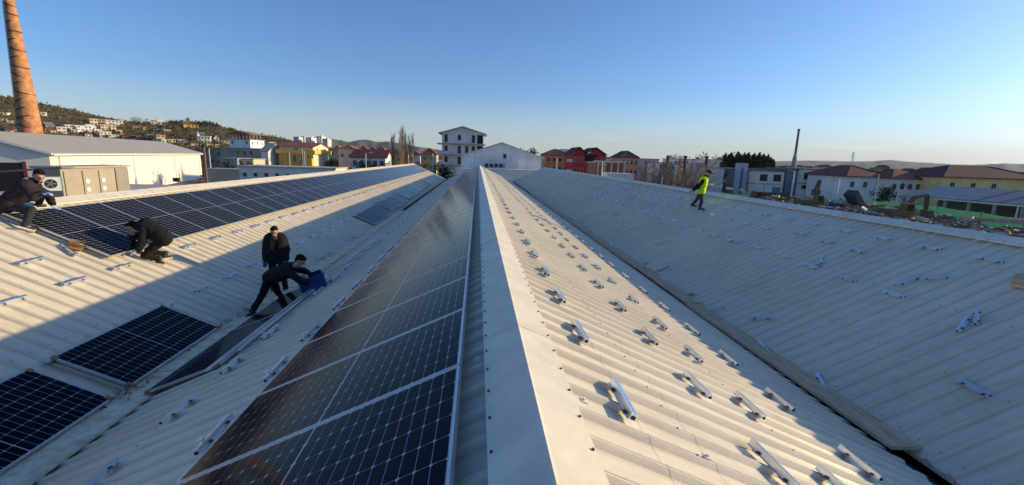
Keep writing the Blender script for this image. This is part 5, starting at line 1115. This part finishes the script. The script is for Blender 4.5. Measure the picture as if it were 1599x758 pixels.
p = P(1246, 205, 150); q = P(1239, 262, 150); sk = empty('tall_stack', (q.x, q.y, 0), 'slender dark tapering stack standing above the factory', 'chimney'); zt, zb = p.z, P(1240, 250, 150).z
MB().cyl((0, 0, 0), (0, 0, zb), .85, .70, n=14).build('base', M_concrete, sk); MB().cyl((0, 0, zb), (0, 0, zb + 2.2), .70, .40, n=14).build('neck', M_concrete, sk); MB().cyl((0, 0, zb + 2.2), (0, 0, zt), .39, .33, n=14).build('shaft', mat('stack_concrete', (.16, .15, .14), rough=.9, var=.2), sk); MB().cyl((0, 0, zt), (0, 0, zt + .5), .42, .42, n=14).build('rim', M_stack, sk)
p = P(1333, 238, 420); py_ = empty('lattice_pylon', (p.x, p.y, 0), 'thin lattice pylon far away above the red hip roof', 'pylon'); b = MB(); H_ = p.z
for s in ((1, 1), (1, -1), (-1, 1), (-1, -1)): b.bar((s[0] * 1.6, s[1] * 1.6, 0), (s[0] * .3, s[1] * .3, H_), .22, .22)
for k in range(10):
    z0_, z1_ = H_ * k / 10, H_ * (k + 1) / 10; r0_, r1_ = 1.6 - 1.3 * k / 10, 1.6 - 1.3 * (k + 1) / 10
    b.bar((-r0_, -r0_, z0_), (r1_, -r1_, z1_), .12, .12); b.bar((r0_, -r0_, z0_), (-r1_, -r1_, z1_), .12, .12)
b.bar((-3, 0, H_ * .85), (3, 0, H_ * .85), .2, .2); b.bar((-2.2, 0, H_ * .94), (2.2, 0, H_ * .94), .2, .2); b.build('lattice', M_steel, py_)

# ------------------------------------------------------------------ demolition yard on the right
M_rub = two_tone('rubble_earth', (.045, .036, .028), (.16, .13, .10), .9, bump=.9, bscale=4, dist=.15, c3=(.27, .235, .195))
def net_depth(px): return lerp_list([(a, b) for a, b in NET], px)
def pxd(x, y_): v = BAS.transposed() @ (Vector((x, y_, 2.0)) - CAM); return CX + F * v.x / v.z, v.z
def rub_h(x, y_):
    px, d_ = pxd(x, y_); nd = net_depth(px)
    if d_ <= 0 or px < 1040: return 0.0
    f = min(1, max(0, (nd - 1.2 - d_) / 3.0)) * min(1, max(0, (x - 17) / 8)) * min(1, max(0, (px - 1040) / 60))
    return f * max(.5, 2.05 + .8 * mnoise.noise((x * .09, y_ * .09, 1)) + .5 * mnoise.noise((x * .35, y_ * .35, 4)) + .22 * mnoise.noise((x * 1.1, y_ * 1.1, 7)))
mb = MB(); nx_, ny_ = 75, 130; vs = []
for i in range(nx_ + 1):
    for j in range(ny_ + 1): x, y_ = 15 + i * .85, 2 + j * .85; vs.append((x, y_, rub_h(x, y_) - .03))
mb.add(vs, [(i * (ny_ + 1) + j, (i + 1) * (ny_ + 1) + j, (i + 1) * (ny_ + 1) + j + 1, i * (ny_ + 1) + j + 1) for i in range(nx_) for j in range(ny_)]); tag(mb.build('rubble_mound', M_rub), 'long mound of demolition rubble beyond the right roof', kind='structure')
mb = MB(); rr = random.Random(11)
def chunk(mb, c, s, m=0, flat=1.0):
    e = Matrix.Rotation(rr.uniform(0, 6.3), 3, 'Z') @ Matrix.Rotation(rr.uniform(-.7, .7), 3, 'X'); vs = []
    for z in (-1, 1):
        for x, y_ in ((-1, -1), (1, -1), (1, 1), (-1, 1)): vs.append(c + e @ Vector((x * s * rr.uniform(.5, 1.1), y_ * s * rr.uniform(.3, .8), z * s * flat * rr.uniform(.2, .6))))
    mb.add(vs, [(0, 3, 2, 1), (4, 5, 6, 7), (0, 1, 5, 4), (1, 2, 6, 5), (2, 3, 7, 6), (3, 0, 4, 7)], m)
n_ = 0
while n_ < 5200:
    px = rr.uniform(1060, 1680); d_ = net_depth(px) * rr.uniform(.45, .97); q = P(px, 300, d_); h = rub_h(q.x, q.y)
    if h < .4: continue
    chunk(mb, Vector((q.x, q.y, h + rr.uniform(-.05, .10))), rr.choice([.10, .14, .2, .28, .4]), rr.choice([0, 0, 0, 1, 1, 2, 3])); n_ += 1
tag(mb.build('rubble_chunks', [mat('rubble_grey', (.30, .26, .215), rough=.95, var=.3), mat('rubble_brown', (.24, .17, .11), rough=.95, var=.3), mat('rubble_pale', (.42, .39, .34), rough=.95, var=.2), mat('rubble_brick', (.22, .09, .055), rough=.95, var=.2)]), 'broken brick and concrete lumps strewn over the mound', kind='stuff')
for i, (px, py, d_, L, c, lb) in enumerate([(1108, 288, 90, 1.6, (.62, .58, .5), 'pale broken slab right behind the vest wearer'), (1120, 291, 88, 2.0, (.6, .55, .46), 'pale slab on the rubble right of the vest wearer'), (1138, 295, 86, 1.4, (.5, .42, .3), 'tan slab on the rubble left of the red truck'), (1160, 299, 84, 2.2, (.45, .36, .26), 'long tan slab just left of the red truck'), (1212, 306, 80, 1.5, (.66, .60, .48), 'bright cream lump before the red truck'), (1350, 326, 62, 1.2, (.7, .66, .58), 'bright white lump beside the raised tipper bed'), (1437, 339, 54, .8, (.6, .57, .52), 'small white lump below the excavator arm'), (1512, 343, 50, 1.8, (.5, .47, .42), 'pale plank like slab below the netting'), (1558, 366, 40, 1.0, (.55, .42, .34), 'pinkish white slab near the right ridge cap'), (1464, 351, 46, .9, (.5, .52, .56), 'bluish sheet scrap on the rubble'), (1410, 343, 54, .9, (.6, .57, .52), 'pale lump before the excavator'), (1385, 337, 58, 1.0, (.35, .12, .07), 'reddish lump between tipper and excavator')]):
    q = P(px, py, d_); z = max(rub_h(q.x, q.y), q.z - .3); b = MB(); chunk(b, Vector((0, 0, 0)), L * .5, 0, .5); tag(b.build('rubble_slab', mat('slab_%d' % i, c, rough=.9, var=.15), None, (q.x, q.y, z + .25)), lb, 'slab')
a, b_ = P(1500, 341, 52), P(1597, 347, 46); b = MB(); b.bar(a, b_, .35, .45); tag(b.build('concrete_beam', mat('beam_concrete', (.30, .26, .22), rough=.9, var=.25)), 'long fallen concrete beam lying along the netting at the right', 'beam')
M_cat = mat('machine_yellow', (.13, .085, .03), rough=.6, var=.25, scale=2); M_mud = mat('muddy_steel', (.10, .075, .05), rough=.85, var=.35)
def wheels(root, xs, r, y_, z):
    for x in xs:
        for s in y_:
            w_ = MB(); w_.cyl((x, s - .15, z), (x, s + .15, z), r, n=16); wo = w_.build('wheel', M_dark, root); h_ = MB(); h_.cyl((x, s - .17, z), (x, s - .151, z), r * .5, n=10); h_.build('rim', M_steel, wo)
def truck(label, px, py, d_, cab, bed, rz, tilt=0.0, tarp=None, z=None):
    q = P(px, py, d_); root = empty('tipper_truck', (q.x, q.y, q.z if z is None else z), label, 'truck', rz=rz)
    MB().box(-3.4, 3.3, -.45, .45, .75, 1.0).build('chassis', M_mud, root); wheels(root, (-2.4, 1.2, 2.5), .5, (-.95, .95), .5)
    c = MB(); c.prism([(-3.5, .8), (-3.5, 1.7), (-3.2, 2.75), (-1.75, 2.75), (-1.75, .8)], -1.15, 1.15); co = c.build('cab', cab, root)
    MB().prism([(-3.515, 1.75), (-3.22, 2.62), (-3.20, 2.62), (-3.49, 1.75)], -1.0, 1.0).build('windscreen', M_glass, co)
    for s in (-1, 1): MB().box(-3.0, -2.1, s * 1.151 - .01, s * 1.151 + .01, 1.75, 2.5).build('side_window', M_glass, co)
    for s in (-1, 1): MB().box(-3.53, -3.501, s * .8 - .15, s * .8 + .15, 1.0, 1.2).build('headlight', M_whitemetal, co)
    b = MB(); b.box(-4.6, 0, -1.2, 1.2, 0, .12); b.box(-4.6, 0, -1.25, -1.16, .121, 1.5); b.box(-4.6, 0, 1.16, 1.25, .121, 1.5); b.box(-4.6, -4.5, -1.159, 1.159, .121, 1.6); bo = b.build('tipper_bed', bed, root, (3.2, 0, 1.05), (0, tilt, 0))
    for k in range(6): MB().box(-4.5 + k * .85, -4.4 + k * .85, -1.31, -1.251, .05, 1.45).build('bed_rib', bed, bo)
    if tilt: MB().cyl((-.4, 0, 1.0), (.5, 0, 2.8), .09, n=8).build('hydraulic_ram', M_steel, root)
    if tarp: MB().box(-4.5, -.1, -1.1, 1.1, 1.35, 1.62).build('tarpaulin', tarp, bo)
    if tilt: root.scale = (.72, .72, .72)
    return root
truck('tipper truck with a dark red cab and brown bed parked before the cream factory wing', 1200, 321, 90, mat('red_cab', (.17, .022, .02), rough=.6), M_mud, -.06, tarp=None)
truck('blue tipper truck with its dark bed raised high beside the green netting', 1318, 337, 70, mat('blue_cab', (.02, .05, .13), rough=.6), mat('dark_bed', (.05, .055, .06), rough=.7, var=.3), .15, tilt=.85)
def excavator(label, px, py, d_, rz, boom, flip=1):
    q = P(px, py, d_); root = empty('excavator', q, label, 'excavator', rz=rz)
    for s in (-1, 1):
        t_ = MB(); t_.prism([(-1.9, .15), (-1.6, 0), (1.6, 0), (1.9, .15), (1.9, .6), (1.6, .8), (-1.6, .8), (-1.9, .6)], s * 1.05 - .28, s * 1.05 + .28); to = t_.build('track', M_mud, root)
        for k in range(4): MB().cyl((-1.2 + k * .8, s * 1.05 - .30, .4), (-1.2 + k * .8, s * 1.05 - .281, .4), .2, n=10).build('roller', M_gutter, to)
    b = MB(); b.prism([(-2.0, .95), (-2.0, 1.9), (-1.7, 2.1), (.4, 2.1), (.6, 1.9), (1.2, 1.5), (1.2, .95)], -1.2, 1.2); b.build('engine_body', M_cat, root); MB().box(-2.15, -1.9, -1.1, 1.1, .85, 1.6).build('counterweight', M_mud, root)
    c = MB(); c.prism([(.0, 1.4), (.0, 2.85), (.95, 2.85), (1.3, 2.2), (1.3, 1.4)], -1.19, -.25); co = c.build('cab', M_cat, root); MB().box(.12, .95, -1.21, -1.191, 1.9, 2.7).build('cab_window', M_glass, co)
    pts = [Vector(v) for v in boom]
    for i in range(len(pts) - 1): MB().bar(pts[i], pts[i + 1], .38, .48 - .08 * i).build('boom' if i < 2 else 'stick', M_cat if i < 2 else M_mud, root)
    MB().cyl(pts[0] + Vector((.4, 0, .1)), pts[1] * .6 + pts[0] * .4 + Vector((.2, .25, -.1)), .07, n=8).build('hydraulic_ram', M_steel, root)
    e = pts[-1]; k = MB(); k.prism([(e.x - .5, e.z + .1), (e.x + .35, e.z + .1), (e.x + .45, e.z - .5), (e.x + .1, e.z - .95), (e.x - .45, e.z - .8), (e.x - .3, e.z - .3)], -.5, .5); k.build('bucket', M_mud, root)
    return root
excavator('yellow excavator with its arm folded straight up near the white pole', 1264, 332, 72, .1, [(.9, .2, 1.6), (1.0, .2, 3.4), (1.2, .2, 5.2), (.6, .2, 3.6)])
excavator('muddy yellow excavator with arched boom digging in the rubble', 1397, 351, 58, 0.0, [(.9, .2, 1.7), (2.3, .2, 3.6), (4.0, .2, 3.9), (4.2, .2, 1.9)])

# ------------------------------------------------------------------ haze
hz = D.materials.new('haze_air'); hz.use_nodes = True; n = hz.node_tree.nodes; n.remove(n['Principled BSDF']); pv = n.new('ShaderNodeVolumePrincipled')
pv.inputs['Color'].default_value = (.84, .93, 1.0, 1); pv.inputs['Density'].default_value = 0.00005; pv.inputs['Anisotropy'].default_value = 0.0
hz.node_tree.links.new(pv.outputs[0], n['Material Output'].inputs['Volume'])
MB().box(-11000, 11000, -400, 11000, -1.5, 420).build('haze', hz)['kind'] = 'stuff'
